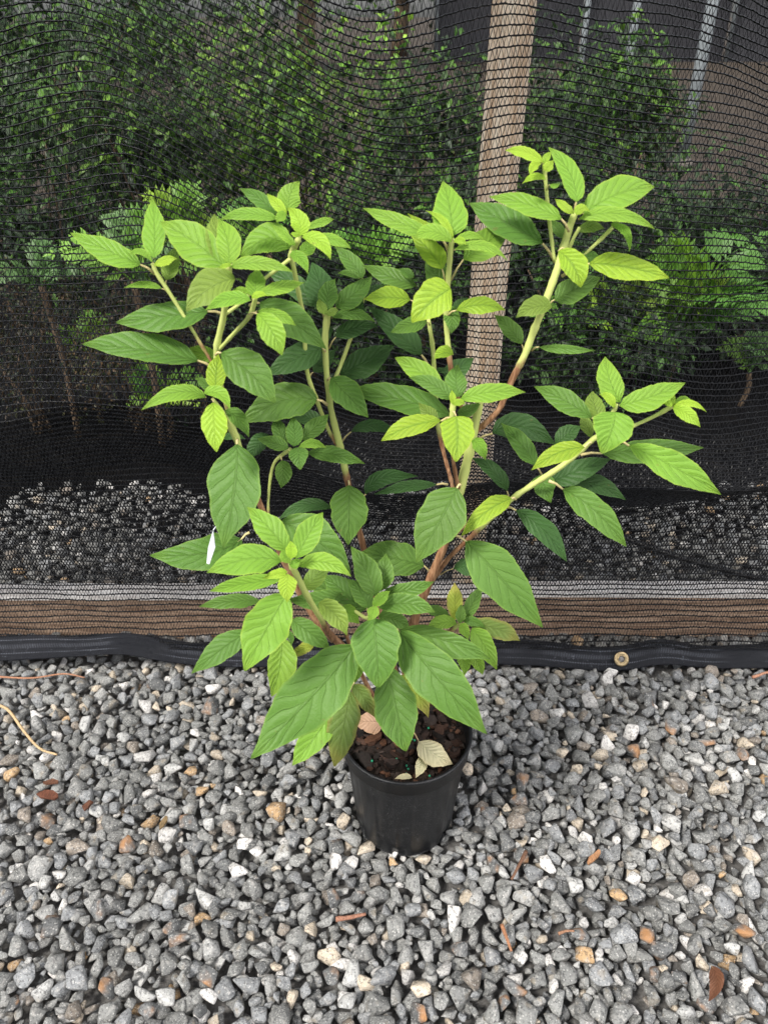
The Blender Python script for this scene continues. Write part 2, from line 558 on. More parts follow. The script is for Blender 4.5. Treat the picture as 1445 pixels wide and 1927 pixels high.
def box(mb, c, s, col=None, rot=None):
    c = np.array(c, float); h = np.array(s, float) / 2
    V = np.array([[sx, sy, sz] for sx in (-1, 1) for sy in (-1, 1) for sz in (-1, 1)], float) * h
    if rot is not None: V = V @ np.array(rot).T
    mb.add(V + c, [(0, 1, 3, 2), (4, 6, 7, 5), (0, 4, 5, 1), (2, 3, 7, 6), (0, 2, 6, 4), (1, 5, 7, 3)], col)

sh = tag(empty('shade_house', (6.0, 21.0, -.034)), 'long dark shade house wall far behind the post, across the dirt lane', 'shade house')
for k in range(7):
    mb = MB(); x0 = 1.2 + k * 3.4
    nx, nz = 12, 6
    xs = np.linspace(x0, x0 + 3.34, nx); zs = np.linspace(-.034, 3.4, nz)
    V = []
    for j, z in enumerate(zs):
        for i, x in enumerate(xs):
            V.append((x, 21.0 + .10 * math.sin(2 * math.pi * i / (nx - 1)) * math.sin(math.pi * j / (nz - 1)) + random.uniform(-.02, .02), z))
    fs = [(j * nx + i, j * nx + i + 1, (j + 1) * nx + i + 1, (j + 1) * nx + i) for j in range(nz - 1) for i in range(nx - 1)]
    mb.add(V, fs)
    link('cloth_panel', mb.mesh('cloth_panel'), sh, M_CLOTH)
    mb = MB(); mb.add(*tube([(x0, 20.9, -.034), (x0, 20.9, 3.45)], .045, 10)); link('frame_post', mb.mesh('frame_post'), sh, M_STEEL)
mb = MB(); mb.add(*tube([(1.2, 20.9, 3.43), (25, 20.9, 3.43)], .04, 8)); link('top_rail', mb.mesh('top_rail'), sh, M_STEEL)

def steel_post(px, D, w, lab, h=2.6):
    x = (px - CX) / F * D * 0.97
    t = empty('steel_post', (x, D, -.034))
    tag(t, lab, 'post', 'grey steel posts along the dirt lane')
    mb = MB(); mb.add(*tube([(x, D, -.034), (x, D, .6), (x, D, h)], w / 2, 14)); link('shaft', mb.mesh('shaft'), t, M_STEEL)
    mb = MB(); mb.add(*tube([(x, D, -.03), (x, D, .01), (x, D, .012), (x, D, .03)], [w * 1.1, w * 1.1, w * .75, w * .75], 14)); link('footing', mb.mesh('footing'), t, mat_plain('concrete_footing', (.10, .09, .08), .9, .2, 60))
steel_post(1253, 6.2, .082, 'grey steel post behind the net, right of the wooden post and above the round bush')
steel_post(1432, 5.2, .094, 'grey steel post behind the net at the right edge of the picture')
steel_post(1052, 9.5, .06, 'thin grey steel post just right of the wooden post, far down the lane')
steel_post(1132, 8.6, .075, 'thin grey steel post half way between the wooden post and the thicker one')

M_FOL = mat_attr('foliage', .5, .35, .15, 120, .0004, .22)
M_BARK = mat_plain('bush_bark', (.10, .07, .045), .85, .2, 150, .4, .001)

def leaf_cards(mb, P, Nrm, Dir, L, W, C):
    P = np.asarray(P); n = len(P)
    side = np.cross(Nrm, Dir); side /= np.linalg.norm(side, axis=1)[:, None] + 1e-9
    L = L[:, None]; W = W[:, None]
    b = P; m = P + Dir * L * .45 + Nrm * L * .05; t = P + Dir * L - Nrm * L * .06
    V = np.stack([b, m + side * W - Nrm * W * .25 * -1, t, m - side * W + Nrm * W * .25, m], 1).reshape(-1, 3)
    fs = []
    base = mb.n
    for i in range(n):
        k = i * 5
        fs += [(k, k + 1, k + 4), (k + 1, k + 2, k + 4), (k + 4, k + 2, k + 3), (k, k + 4, k + 3)]
    mb.add(V, fs, np.repeat(C, 5, axis=0))

def bush(name, cat, label, c, rad, n, leaf, cols, seed, group='shrubs growing behind the net', stems=7, clumps=26, ground_z=-.01, aspect=.42):
    r = np.random.default_rng(seed)
    c = np.array(c, float); rad = np.array(rad, float)
    root = tag(empty(name, (c[0], c[1], ground_z)), label, cat, group)
    # clump centres through the volume
    u = r.normal(size=(clumps, 3)); u /= np.linalg.norm(u, axis=1)[:, None]
    cc = c + u * rad * (r.uniform(.25, .92, (clumps, 1)))
    cs = r.uniform(.20, .42, clumps)
    cv = r.uniform(.65, 1.45, clumps)
    k = r.integers(0, clumps, n)
    d = r.normal(size=(n, 3)); d /= np.linalg.norm(d, axis=1)[:, None]
    P = cc[k] + d * rad * cs[k][:, None] * r.uniform(.2, 1, (n, 1)) ** .6
    P[:, 2] = np.maximum(P[:, 2], ground_z + .015)
    Nn = d * .5 + np.array([0, -.25, .75]) + r.normal(0, .45, (n, 3)); Nn /= np.linalg.norm(Nn, axis=1)[:, None]
    Dr = d + r.normal(0, .7, (n, 3)) + np.array([0, 0, .1])
    Dr -= Nn * np.sum(Dr * Nn, 1)[:, None]; Dr /= np.linalg.norm(Dr, axis=1)[:, None]
    L = leaf * r.uniform(.6, 1.3, n); W = L * aspect / 2 * r.uniform(.8, 1.2, n)
    cols = np.array(cols); C = cols[r.integers(0, len(cols), n)] * (cv[k] * r.uniform(.75, 1.25, n))[:, None]
    mb = MB(); leaf_cards(mb, P, Nn, Dr, L, W, C)
    link('crown', mb.mesh('crown', False), root, M_FOL)
    for s in range(stems):
        g = cc[r.integers(0, clumps)]
        b = np.array([c[0] + r.normal(0, rad[0] * .10), c[1] + r.normal(0, rad[1] * .1), ground_z - .004])
        m = (b + g) / 2 + r.normal(0, .03, 3)
        pts = catmull([b, m, g], 5)
        sb = MB(); sb.add(*tube(pts, np.linspace(.0055, .002, len(pts)), 6)); link('stem', sb.mesh('stem'), root, M_BARK)
    return root

def gx(px, D): return (px - CX) / F * math.hypot(D, .5) * .97

G1 = [(.038, .10, .012), (.058, .135, .015), (.022, .055, .011), (.10, .20, .02)]
G2 = [(.10, .23, .02), (.15, .30, .03), (.06, .14, .02), (.20, .33, .04)]
GD = [(.012, .027, .009), (.017, .037, .011), (.009, .021, .008), (.027, .055, .015)]
GB = [(.042, .026, .012), (.06, .036, .015), (.032, .029, .010), (.04, .046, .013)]
H = 'hedge_shrub'
bush(H, 'shrub', 'dark green leafy shrub behind the net at the upper left edge', (gx(40, 2.3), 2.45, .47), (.44, .34, .47), 5200, .036, GD + G1[:3], 1)
bush(H, 'shrub', 'mid green shrub behind the net above the tallest left shoots', (gx(330, 2.5), 2.6, .50), (.42, .34, .47), 5200, .036, G1 + GD[:2], 2)
bush(H, 'shrub', 'bright green shrub behind the net at top centre left of the wooden post', (gx(590, 2.8), 2.95, .60), (.50, .34, .47), 5600, .036, G2 + G1 + GD[:2], 3)
bush(H, 'shrub', 'dark shrub behind the net directly left of the wooden post', (gx(800, 2.4), 2.45, .46), (.38, .32, .46), 5200, .034, GD + G1[:2], 4)
bush(H, 'shrub', 'green shrub behind the net directly right of the wooden post', (gx(1060, 2.4), 2.6, .42), (.38, .32, .44), 5200, .034, G1[:3] + GD, 5)
bush(H, 'shrub', 'round dark bush behind the net above the right shoots', (gx(1230, 2.3), 2.35, .31), (.40, .32, .36), 4600, .032, GD + G1[:1], 6)
bush(H, 'shrub', 'dark shrub behind the net beyond the right edge post', (gx(1470, 2.3), 2.4, .27), (.36, .32, .34), 3600, .034, GD, 7)
bush(H, 'shrub', 'tall leafy shrub behind the net rising above the dark one at the upper left', (gx(170, 3.6), 3.8, .72), (.85, .4, .46), 5200, .045, G1 + GD, 22)
bush(H, 'shrub', 'olive green shrub behind the net filling the gap at the far upper left', (gx(-40, 3.4), 3.5, .60), (.7, .4, .46), 4200, .045, G1 + GD, 24)
bush(H, 'shrub', 'leafy shrub behind the net above the dark bush, right of the wooden post', (gx(1110, 3.4), 3.4, .54), (.42, .34, .38), 4200, .042, G1 + G2[:1] + GD[:2], 25)
bush('brown_leaved_shrub', 'shrub', 'brown and olive small leaved shrub low behind the net on the left', (gx(210, 1.8), 1.86, .24), (.24, .15, .22), 3600, .016, GB + GD[:1], 8)
bush('brown_leaved_shrub', 'shrub', 'small olive twiggy shrub low behind the net at the far left edge', (gx(-10, 1.8), 1.85, .24), (.19, .14, .24), 2400, .016, GB + GD[:1], 9)
bush('low_shrub', 'shrub', 'low dark leafy plant behind the net under the central stems', (gx(640, 2.0), 2.05, .27), (.34, .2, .25), 3600, .032, GD + G1[:1], 21)
bush('low_shrub', 'shrub', 'low dark leafy plant behind the net between the two right shoots', (gx(1130, 1.95), 2.0, .24), (.30, .18, .23), 3200, .03, GD + G1[:1], 23)

def fern(label, px, py, D, n, L, cols, seed, spread=1.0):
    r = random.Random(seed)
    p = at_y(px, py, D)
    base = np.array([p[0], D, max(.0, p[2] - L * .55)])
    root = tag(empty('fern', (base[0], base[1], -.012)), label, 'fern', 'ferns behind the net')
    if base[2] > .03:
        sb = MB(); sb.add(*tube(catmull([(base[0], base[1], -.014), (base[0] + .01, base[1], base[2] * .5), base], 4), .008, 6)); link('stalk', sb.mesh('stalk'), root, M_BARK)
    for k in range(n):
        az = r.uniform(0, 6.283); el = r.uniform(.35, 1.25)
        dirv = np.array([math.cos(az) * math.cos(el) * spread, math.sin(az) * math.cos(el) * .6 - .12, math.sin(el)])
        dirv /= np.linalg.norm(dirv)
        Lk = L * r.uniform(.7, 1.15)
        pts = catmull([base, base + dirv * Lk * .5 + np.array([0, 0, .02]), base + dirv * Lk + np.array([0, 0, -Lk * .22])], 8)
        mb = MB(); col = np.array(r.choice(cols)) * r.uniform(.8, 1.25)
        V, fs = tube(pts, np.linspace(.0022, .0008, len(pts)), 4); mb.add(V, fs, col * .8)
        P, Nn, Dr, Ls = [], [], [], []
        m = 13
        for i in range(2, m):
            t = i / (m - 1); q = pts[min(len(pts) - 1, int(t * (len(pts) - 1)))]
            tan = pts[min(len(pts) - 1, int(t * (len(pts) - 1)) + 1)] - pts[max(0, int(t * (len(pts) - 1)) - 1)]
            tan /= np.linalg.norm(tan)
            sd_ = np.cross(tan, (0, -.5, .85)); sd_ /= np.linalg.norm(sd_)
            nn = np.cross(sd_, tan)
            if nn[2] < 0: nn = -nn
            for sgn in (-1, 1):
                P.append(q); Nn.append(nn); d = sd_ * sgn * .85 + tan * .45; Dr.append(d / np.linalg.norm(d)); Ls.append(Lk * .30 * math.sin(math.pi * min(.93, .15 + t * .85)) + .006)
        P.append(pts[-1]); Nn.append(Nn[-1]); Dr.append(tan); Ls.append(Lk * .14)
        Ls = np.array(Ls); leaf_cards(mb, P, np.array(Nn), np.array(Dr), Ls, Ls * .2, np.tile(col, (len(P), 1)))
        link('frond', mb.mesh('frond', False), root, M_FOL)

FB = [(.11, .25, .03), (.16, .31, .045), (.07, .18, .025)]
FY = [(.16, .31, .028), (.21, .34, .035), (.11, .24, .026)]
FP = [(.10, .19, .06), (.075, .155, .045)]
fern('pale green fern behind the net just above the far left shoot', 235, 440, 1.75, 9, .19, FP + FB, 1)
fern('bright green fern behind the net between the two tallest left shoots', 330, 395, 1.85, 8, .17, FY + FB, 2)
fern('small pale fern behind the net near the left edge of the picture', 65, 480, 1.8, 6, .13, FP, 3)
fern('yellow green fern behind the net left of the long left leaves', 150, 610, 1.9, 6, .13, FY, 4)
fern('yellow green fern behind the net under the long left leaves', 300, 710, 1.8, 6, .14, FY + FB, 5)
fern('large bright green fern behind the net right of the top right shoot', 1300, 500, 2.1, 15, .33, FY + FB, 6, 1.2)
fern('bright green fern behind the net below the top right shoot', 1150, 560, 2.05, 12, .26, FB + FY, 7)
fern('pale fern behind the net at the right edge of the picture', 1425, 640, 2.0, 7, .17, FP + FB, 8)
fern('bright fern behind the net left of the wooden post above the centre leaves', 690, 440, 2.1, 9, .22, FB, 9)
fern('pale green fern behind the net above the young leaves of the second shoot', 500, 400, 2.0, 7, .18, FB + FP, 10)
fern('small green fern behind the net right of the wooden post', 1090, 720, 1.95, 6, .16, FB + FP, 11)

# distant trees that close the view above the hedge
for k, (x, y, s) in enumerate([(-7.5, 15, 1.3), (-4.6, 17, 1.5), (-1.6, 18, 1.4), (.4, 24, 1.5), (-11, 18, 1.6)]):
    labs = ['tall dark tree far off at the upper left, behind the left shrub', 'dark tree far off above the shrub over the left shoots', 'dark tree far off at top centre behind the bright shrub', 'dark tree far off behind the top of the wooden post', 'dark tree beyond the left edge of the hedge, farthest left of the distant trees']
    t = tag(empty('distant_tree', (x, y, -.034)), labs[k], 'tree', 'distant trees behind the hedge')
    r = np.random.default_rng(50 + k)
    n = 2600
    cc = np.array([x, y, 2.2 * s]) + r.normal(size=(30, 3)) * np.array([1.1, .8, .8]) * s
    kk = r.integers(0, 30, n)
    P = cc[kk] + r.normal(size=(n, 3)) * .38 * s
    P[:, 2] = np.maximum(P[:, 2], .25)
    Nn = r.normal(size=(n, 3)) + np.array([0, -.3, .7]); Nn /= np.linalg.norm(Nn, axis=1)[:, None]
    Dr = r.normal(size=(n, 3)); Dr -= Nn * np.sum(Dr * Nn, 1)[:, None]; Dr /= np.linalg.norm(Dr, axis=1)[:, None]
    L = r.uniform(.18, .34, n); C = np.array(GD)[r.integers(0, 4, n)] * r.uniform(.7, 1.3, n)[:, None]
    mb = MB(); leaf_cards(mb, P, Nn, Dr, L, L * .25, C); link('crown', mb.mesh('crown', False), t, M_FOL)
    mb = MB(); mb.add(*tube(catmull([(x, y, -.04), (x + .1, y, 1.2 * s), (x, y, 2.6 * s)], 5), np.linspace(.16, .05, 11) * s, 9)); link('trunk', mb.mesh('trunk'), t, M_BARK)

# ---- timber board and wooden post behind the net ------------------------------
M_BOARD = mat_wood('weathered_board', (.60, .43, .31), (.24, .15, .10), (1.2, 22, 22), 9)
M_BOARD_TOP = mat_wood('lit_board_top', (.86, .83, .80), (.60, .55, .51), (1.2, 22, 22), 9)  # paler copy for the top face: light from above is put into the colour
def board(name, lab, x0, x1, ya, yb, z0, z1):
    t = MB(); n = 40
    xs = np.linspace(x0, x1, n); V = []
    prof = [(0, z0), (0, z1 - .004), (.004, z1), (.042, z1), (.046, z1 - .004), (.046, z0)]
    for i, x in enumerate(xs):
        y = ya + (yb - ya) * i / (n - 1)
        w = .0016 * math.sin(x * 5) + random.uniform(-.0005, .0005)
        for (dy, z) in prof: V.append((x, y + dy + w, z + .003 * math.sin(x * 2.2 + 1)))
    m = len(prof); fs = []
    for i in range(n - 1):
        for k in range(m): fs.append((i * m + k, (i + 1) * m + k, (i + 1) * m + (k + 1) % m, i * m + (k + 1) % m))
    fs.append(tuple(range(m))); fs.append(tuple((n - 1) * m + k for k in range(m - 1, -1, -1)))
    t.add(V, fs)
    me = t.mesh(name, False)
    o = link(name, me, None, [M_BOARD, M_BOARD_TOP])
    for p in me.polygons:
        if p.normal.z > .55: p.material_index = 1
    return tag(o, lab, 'board')
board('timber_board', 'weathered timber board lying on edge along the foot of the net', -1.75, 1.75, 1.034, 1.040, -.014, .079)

pt, pb = at_y(971, -60, 1.098), at_y(889, 940, 1.098)
d = (pt - pb) / (pt[2] - pb[2])
post_pts = [pb + d * (z - pb[2]) for z in np.linspace(-.03, 2.0, 30)]
mb = MB()
sides = 18; V = []; fs = []
lob = [1 + .05 * math.sin(2 * th + .6) + .03 * math.sin(5 * th) for th in np.linspace(0, 2 * math.pi, sides, endpoint=False)]
for i, p in enumerate(post_pts):
    for k in range(sides):
        th = 2 * math.pi * k / sides
        rr_ = .0258 * lob[k] * (1 + random.uniform(-.012, .012))
        V.append((p[0] + rr_ * math.cos(th) + .002 * math.sin(i * .5), p[1] + rr_ * math.sin(th), p[2]))
for i in range(len(post_pts) - 1):
    for k in range(sides): fs.append((i * sides + k, i * sides + (k + 1) % sides, (i + 1) * sides + (k + 1) % sides, (i + 1) * sides + k))
fs.append(tuple((len(post_pts) - 1) * sides + k for k in range(sides)))
mb.add(V, fs)
post = link('wooden_post', mb.mesh('wooden_post'), None, mat_wood('post_wood', (.88, .77, .63), (.58, .41, .27), (26, 26, 1.1), 5))
tag(post, 'pale round wooden post leaning slightly behind the black net', 'post')

# black tube added to stand for a dark diagonal fold line of the net
tp = [at_ground(1120, 985, .02), at_ground(1190, 1018, .018), at_ground(1290, 1052, .018), at_ground(1385, 1078, .016), at_ground(1500, 1108, .016)]
mb = MB(); mb.add(*tube(catmull(tp, 6), .006, 8))
tag(link('net_fold_tube', mb.mesh('net_fold_tube'), None, mat_plain('net_fold_black', (.015, .015, .016), .45, .4)), 'black tube added for a dark fold line of the net at the right', 'tube')

# ================================================================ SHADE NET
def sstep(a, b, x):
    t = np.clip((x - a) / (b - a), 0, 1); return t * t * (3 - 2 * t)

YV = np.array([-.02, .03, .06, .11, .20, .30, .44, .58, .75, .95, 1.25, 2.0])
YY = np.array([.958, .968, .990, 1.008, 1.018, 1.022, .948, .985, 1.012, 1.015, 1.010, 1.03])
def net_pt(x, v):
    y = np.interp(v + sstep(.1, .3, v) * sstep(.9, .6, v) * (.045 * np.sin(5.2 * x + 1.0) + .025 * np.sin(11 * x + 2)), YV, YY)
    up = sstep(.24, .62, v)
    sag = up * (-.115 * sstep(-.36, .0, x) - .05 * sstep(.12, .52, x) + .035 * sstep(-.9, -.45, x) * -1 + .03)
    sag = sag + .012 * up * np.sin(9 * x + 5 * v) + .006 * np.sin(23 * x + 11 * v) * sstep(.1, .5, v)
    z = v + sag
    y = y + .016 * np.sin(6.5 * x + 2.0 + 3 * v) * sstep(.08, .4, v) + .007 * np.sin(17 * x - 6 * v) * sstep(.08, .3, v)
    y = y + .020 * sstep(.28, .44, v) * sstep(.75, .5, v) * np.sin(4 * x + 1.0)
    # it rests on the front of the post
    px_ = .145 + .05 * (v - .5)
    y = np.minimum(y, 1.058 + 3.0 * (np.abs(x - px_)))
    y = np.minimum(y, np.where(v < .105, 1.024, 9))
    return np.stack([x + .004 * np.sin(14 * v + 3 * x), y, z], -1)

net = tag(empty('shade_net', (0, .96, 0)), 'black knitted shade net hanging as a fence behind the potted plant', 'shade net')
DX, DV = .0052, .0094
XS = np.arange(-.95, .95, DX); VS = np.arange(.026, 1.92, DV)
nx, nv = len(XS), len(VS)
gxv, gvv = np.meshgrid(XS, VS)
stretch = 1 + 0 * gxv
jx = rng.normal(0, .00035, gxv.shape); jv = rng.normal(0, .00035, gxv.shape)
wob = .0030 * np.sin(gxv * 31 + gvv * 70)
KN = net_pt(gxv + jx, gvv + jv + wob * .5)             # knots
# knitted chain: flattened three-sided strand, thicker at each knot
def strands():
    Vs = []; Fs = []
    mid = .5 * (KN[:, :-1] + KN[:, 1:])
    seq = np.empty((nv, 2 * nx - 1, 3)); seq[:, 0::2] = KN; seq[:, 1::2] = mid + np.array([0, 0, -.00035])
    rad = np.empty(2 * nx - 1); rad[0::2] = .00150; rad[1::2] = .00106
    rad = rad[None, :] * rng.uniform(.85, 1.2, seq.shape[:2]) * (.86 + .38 * sstep(.66, .38, VS))[:, None]
    offs = [(0, -1.0, .2), (0, .6, .9), (0, .6, -.9)]
    rings = np.stack([seq + np.array(o)[None, None, :] * rad[..., None] for o in offs], 2)   # nv, m, 3, 3
    m = rings.shape[1]
    idx = np.arange(nv * m * 3).reshape(nv, m, 3)
    for k in range(3):
        k2 = (k + 1) % 3
        Fs.append(np.stack([idx[:, :-1, k], idx[:, 1:, k], idx[:, 1:, k2], idx[:, :-1, k2]], -1).reshape(-1, 4))
    return rings.reshape(-1, 3), np.concatenate(Fs)
V1, F1 = strands()
# filler tapes zig-zag between the rows
lo = KN[:-1]; hi = KN[1:]
hm = .5 * (hi[:, :-1] + hi[:, 1:])
def tapes(A, B, w):
    w = w * np.repeat(.60 + .70 * sstep(.72, .38, VS[:-1]) * sstep(.09, .16, VS[:-1]), A.shape[1])
    A = A.reshape(-1, 3); B = B.reshape(-1, 3); n = len(A)
    ang = rng.normal(0, .55, n)
    wv = np.stack([np.cos(ang) * w, np.sin(ang) * w, rng.normal(0, .0001, n)], 1)
    M = (A + B) / 2 + np.stack([rng.normal(0, .0003, n), rng.normal(-.0004, .0004, n), np.zeros(n)], 1)
    V = np.stack([A - wv * .7, A + wv * .7, M - wv, M + wv, B - wv * .7, B + wv * .7], 1).reshape(-1, 3)
    i = np.arange(n)[:, None] * 6
    return V, np.concatenate([i + np.array([[0, 1, 3, 2]]), i + np.array([[2, 3, 5, 4]])])
V2, F2 = tapes(lo[:, :-1], hm, .00080)
V3, F3 = tapes(hm, lo[:, 1:], .00066)
V = np.concatenate([V1, V2, V3]); Fq = np.concatenate([F1, F2 + len(V1), F3 + len(V1) + len(V2)])
o = link('netting', fast_mesh('netting', V, Fq, False), net, mat_net('black_knitted_net'))
o['kind'] = 'stuff'

# hem band: folded black webbing lying on the stones
hem_top = [(-80, 1196), (0, 1197), (80, 1193), (160, 1198), (240, 1188), (300, 1200), (380, 1212), (470, 1212), (600, 1208), (800, 1200), (930, 1202), (1010, 1203), (1090, 1216), (1165, 1217), (1215, 1206), (1250, 1196), (1285, 1212), (1340, 1216), (1400, 1212), (1530, 1210)]
hem_bot = [(-80, 1242), (0, 1244), (80, 1240), (160, 1234), (240, 1230), (300, 1244), (380, 1254), (470, 1256), (600, 1252), (800, 1250), (930, 1250), (1010, 1252), (1090, 1261), (1165, 1264), (1215, 1256), (1250, 1246), (1285, 1254), (1340, 1258), (1400, 1258), (1530, 1256)]
xs = np.linspace(-80, 1530, 200)
tx_, ty_ = np.array(hem_top).T; bx_, by_ = np.array(hem_bot).T
def smooth_interp(x, a, b):
    v = np.interp(x, a, b); k = np.ones(9) / 9
    return np.convolve(np.pad(v, 4, 'edge'), k, 'valid')
ht = smooth_interp(xs, tx_, ty_); hb = smooth_interp(xs, bx_, by_)
rows_h = [0, .03, .10, .16, .22, .34, .42, .48, .60, .70, .76, .90, .97, 1.0]
ridge = [0, .0010, .0014, .0007, .0014, .0016, .0007, .0015, .0017, .0016, .0006, .0014, .0010, 0]
V = []; fs = []
for i, x in enumerate(xs):
    A = at_y(x, ht[i], .980); B = at_y(x, hb[i], .947)
    for t, rd in zip(rows_h, ridge):
        p = A * (1 - t) + B * t
        V.append(p + np.array([0, -.78, .62]) * (rd + random.uniform(0, .0004) + .0022 * math.sin(i * .55 + 5 * t) * math.sin(i * .13 + 1) * math.sin(math.pi * t) ** .5))
m = len(rows_h)
nf = len(V)
for i in range(len(xs)):
    A = at_y(xs[i], ht[i], .980); B = at_y(xs[i], hb[i], .947)
    V.append(A + np.array([0, .003, -.003])); V.append(B + np.array([0, .003, -.003]))
for i in range(len(xs) - 1):
    for k in range(m - 1): fs.append((i * m + k, i * m + k + 1, (i + 1) * m + k + 1, (i + 1) * m + k))
    a, b = nf + 2 * i, nf + 2 * i + 2
    fs.append((a + 1, a, b, b + 1)); fs.append((i * m, (i + 1) * m, b, a)); fs.append((i * m + m - 1, a + 1, b + 1, (i + 1) * m + m - 1))
tcol = np.array([[t] * 3 for _ in xs for t in rows_h] + [[0.0] * 3, [1.0] * 3] * len(xs))
mb = MB(); mb.add(V, fs, tcol)
def mat_hem():
    t = NT('woven_black_hem')
    tc = t.n('ShaderNodeTexCoord').outputs['Object']
    mp = t.n('ShaderNodeMapping'); mp.inputs['Scale'].default_value = (520, 60, 60); t.l(tc, mp.inputs[0])
    nz = t.noise(mp.outputs[0], 1.0, 2, .5)
    mp2 = t.n('ShaderNodeMapping'); mp2.inputs['Scale'].default_value = (30, 700, 700); t.l(tc, mp2.inputs[0])
    n2 = t.noise(mp2.outputs[0], 1.0, 2, .6)
    n3 = t.noise(tc, 11, 2, .5)
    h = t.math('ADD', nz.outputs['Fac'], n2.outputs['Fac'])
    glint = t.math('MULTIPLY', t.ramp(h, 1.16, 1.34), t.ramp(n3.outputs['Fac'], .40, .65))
    tt = t.n('ShaderNodeAttribute', attribute_name='Col').outputs['Fac']
    wv = t.n('ShaderNodeTexWave', bands_direction='X'); wv.inputs['Scale'].default_value = 110; t.l(tc, wv.inputs['Vector'])
    line = t.math('MAXIMUM', t.math('MAXIMUM', t.ramp(t.math('ABSOLUTE', t.math('SUBTRACT', tt, .19)), .035, .01), t.ramp(t.math('ABSOLUTE', t.math('SUBTRACT', tt, .72)), .035, .01)), t.math('MULTIPLY', t.ramp(t.math('ABSOLUTE', t.math('SUBTRACT', tt, .45)), .12, .05), .5))
    dash = t.math('MULTIPLY', t.math('MULTIPLY', line, t.ramp(wv.outputs['Fac'], .35, .75)), t.ramp(n3.outputs['Fac'], .35, .6))
    rows = t.n('ShaderNodeTexWave', bands_direction='X'); rows.inputs['Scale'].default_value = 170; t.l(tc, rows.inputs['Vector'])
    h = t.math('ADD', h, t.math('MULTIPLY', rows.outputs['Fac'], .8))
    c = t.mix(t.math('MULTIPLY', t.math('MAXIMUM', glint, dash), .8), (.011, .012, .016), (.15, .16, .19))  # glints and pale dashes of the weave are painted into the colour
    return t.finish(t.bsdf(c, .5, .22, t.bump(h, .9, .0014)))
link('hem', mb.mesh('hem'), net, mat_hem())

gp = at_y(1168, 1240, .9590)
nrm = Vector((0, -.78, .62)).normalized()
q = nrm.to_track_quat('Z', 'Y').to_matrix()
def ring(mb, R0, r0, n=36, s=10, z=0.0, flat=1.0):
    V = []
    for i in range(n):
        a = 2 * math.pi * i / n
        for k in range(s):
            b = 2 * math.pi * k / s
            V.append(np.array(q @ Vector(((R0 + r0 * math.cos(b)) * math.cos(a), (R0 + r0 * math.cos(b)) * math.sin(a), z + flat * r0 * math.sin(b)))) + gp)
    fs = [(i * s + k, ((i + 1) % n) * s + k, ((i + 1) % n) * s + (k + 1) % s, i * s + (k + 1) % s) for i in range(n) for k in range(s)]
    mb.add(V, fs)
mb = MB(); ring(mb, .0092, .0034, z=.0026, flat=.30); ring(mb, .0063, .0011, z=.0034)
grom = link('grommet', mb.mesh('grommet'), net, mat_plain('aged_brass', (.30, .23, .13), .42, .5, 300, .4, .0003, .85))
mb = MB()
V = [np.array(q @ Vector((.0055 * math.cos(2 * math.pi * i / 20), .0055 * math.sin(2 * math.pi * i / 20), .0026))) + gp for i in range(20)]
V += [np.array(q @ Vector((.0055 * math.cos(2 * math.pi * i / 20), .0055 * math.sin(2 * math.pi * i / 20), .0008))) + gp for i in range(20)]
mb.add(V, [tuple(range(20))] + [(i, i + 20, (i + 1) % 20 + 20, (i + 1) % 20) for i in range(20)])
link('eyelet_hole', mb.mesh('eyelet_hole'), net, mat_plain('stone_seen_through_eyelet', (.16, .15, .14), .8, .2, 300, .4))

# ================================================================ NURSERY POT
pot = tag(empty('nursery_pot', (POT[0], POT[1], 0)), 'black plastic nursery pot standing on the gravel, filled with bark', 'plant pot')
def mat_pot():
    t = NT('black_pot_plastic')
    tc = t.n('ShaderNodeTexCoord').outputs['Object']
    n1 = t.noise(tc, 25, 4, .6); n2 = t.noise(tc, 900, 2, .7); n3 = t.noise(tc, 140, 3, .7)
    dust = t.math('MULTIPLY', t.ramp(n2.outputs['Fac'], .58, .70), t.ramp(n1.outputs['Fac'], .36, .60))
    c = t.mix(t.math('MULTIPLY', dust, .9), (.0075, .008, .009), (.14, .14, .145))
    c = t.mix(t.math('MULTIPLY', t.ramp(n3.outputs['Fac'], .58, .76), .22), c, (.10, .10, .105))
    r = t.math('MULTIPLY_ADD', n1.outputs['Fac'], .25, .26)
    return t.finish(t.bsdf(c, r, .32, t.bump(n3.outputs['Fac'], .25, .0006)))
M_POT = mat_pot()
def lathe(mb, prof, n=144, mod=None):
    V = []
    for (r, z) in prof:
        for k in range(n):
            a = 2 * math.pi * k / n
            rr2 = r * (mod(a, z) if mod else 1)
            V.append((POT[0] + rr2 * math.cos(a), POT[1] + rr2 * math.sin(a), z))
    fs = []
    for i in range(len(prof) - 1):
        for k in range(n): fs.append((i * n + k, i * n + (k + 1) % n, (i + 1) * n + (k + 1) % n, (i + 1) * n + k))
    mb.add(V, fs)
def pot_mod(a, z):
    lob = .5 + .5 * math.tanh(6 * math.sin(a * 9 + .4))
    k = max(0, min(1, (POT_H - .028 - z) / .012))
    feet = 0
    return 1 - .022 * lob * k
def bot(a): return .0065 if abs(((a / (2 * math.pi) * 6 + .12) % 1) - .5) < .14 else 0.0
mb = MB()
zs = [0.0, .006, .012, .02, .05, .085, .12, POT_H - .030, POT_H - .024, POT_H - .022]
prof = [(BASE_R * .985, -.004)] + [(BASE_R + (RIM_R * .965 - BASE_R) * (z / POT_H), z) for z in zs[1:]]
lathe(mb, prof, 180, lambda a, z: pot_mod(a, z) * (1 if z > .010 else (1 - .05 * (bot(a) > 0))))
inner = [(RIM_R * .955, POT_H - .004), (RIM_R * .93, POT_H - .02), (BASE_R * .97, .008), (.001, .006)]
lathe(mb, inner, 180, lambda a, z: 1 - .012 * (.5 + .5 * math.tanh(6 * math.sin(a * 9 + .4))) * (z < POT_H - .01))
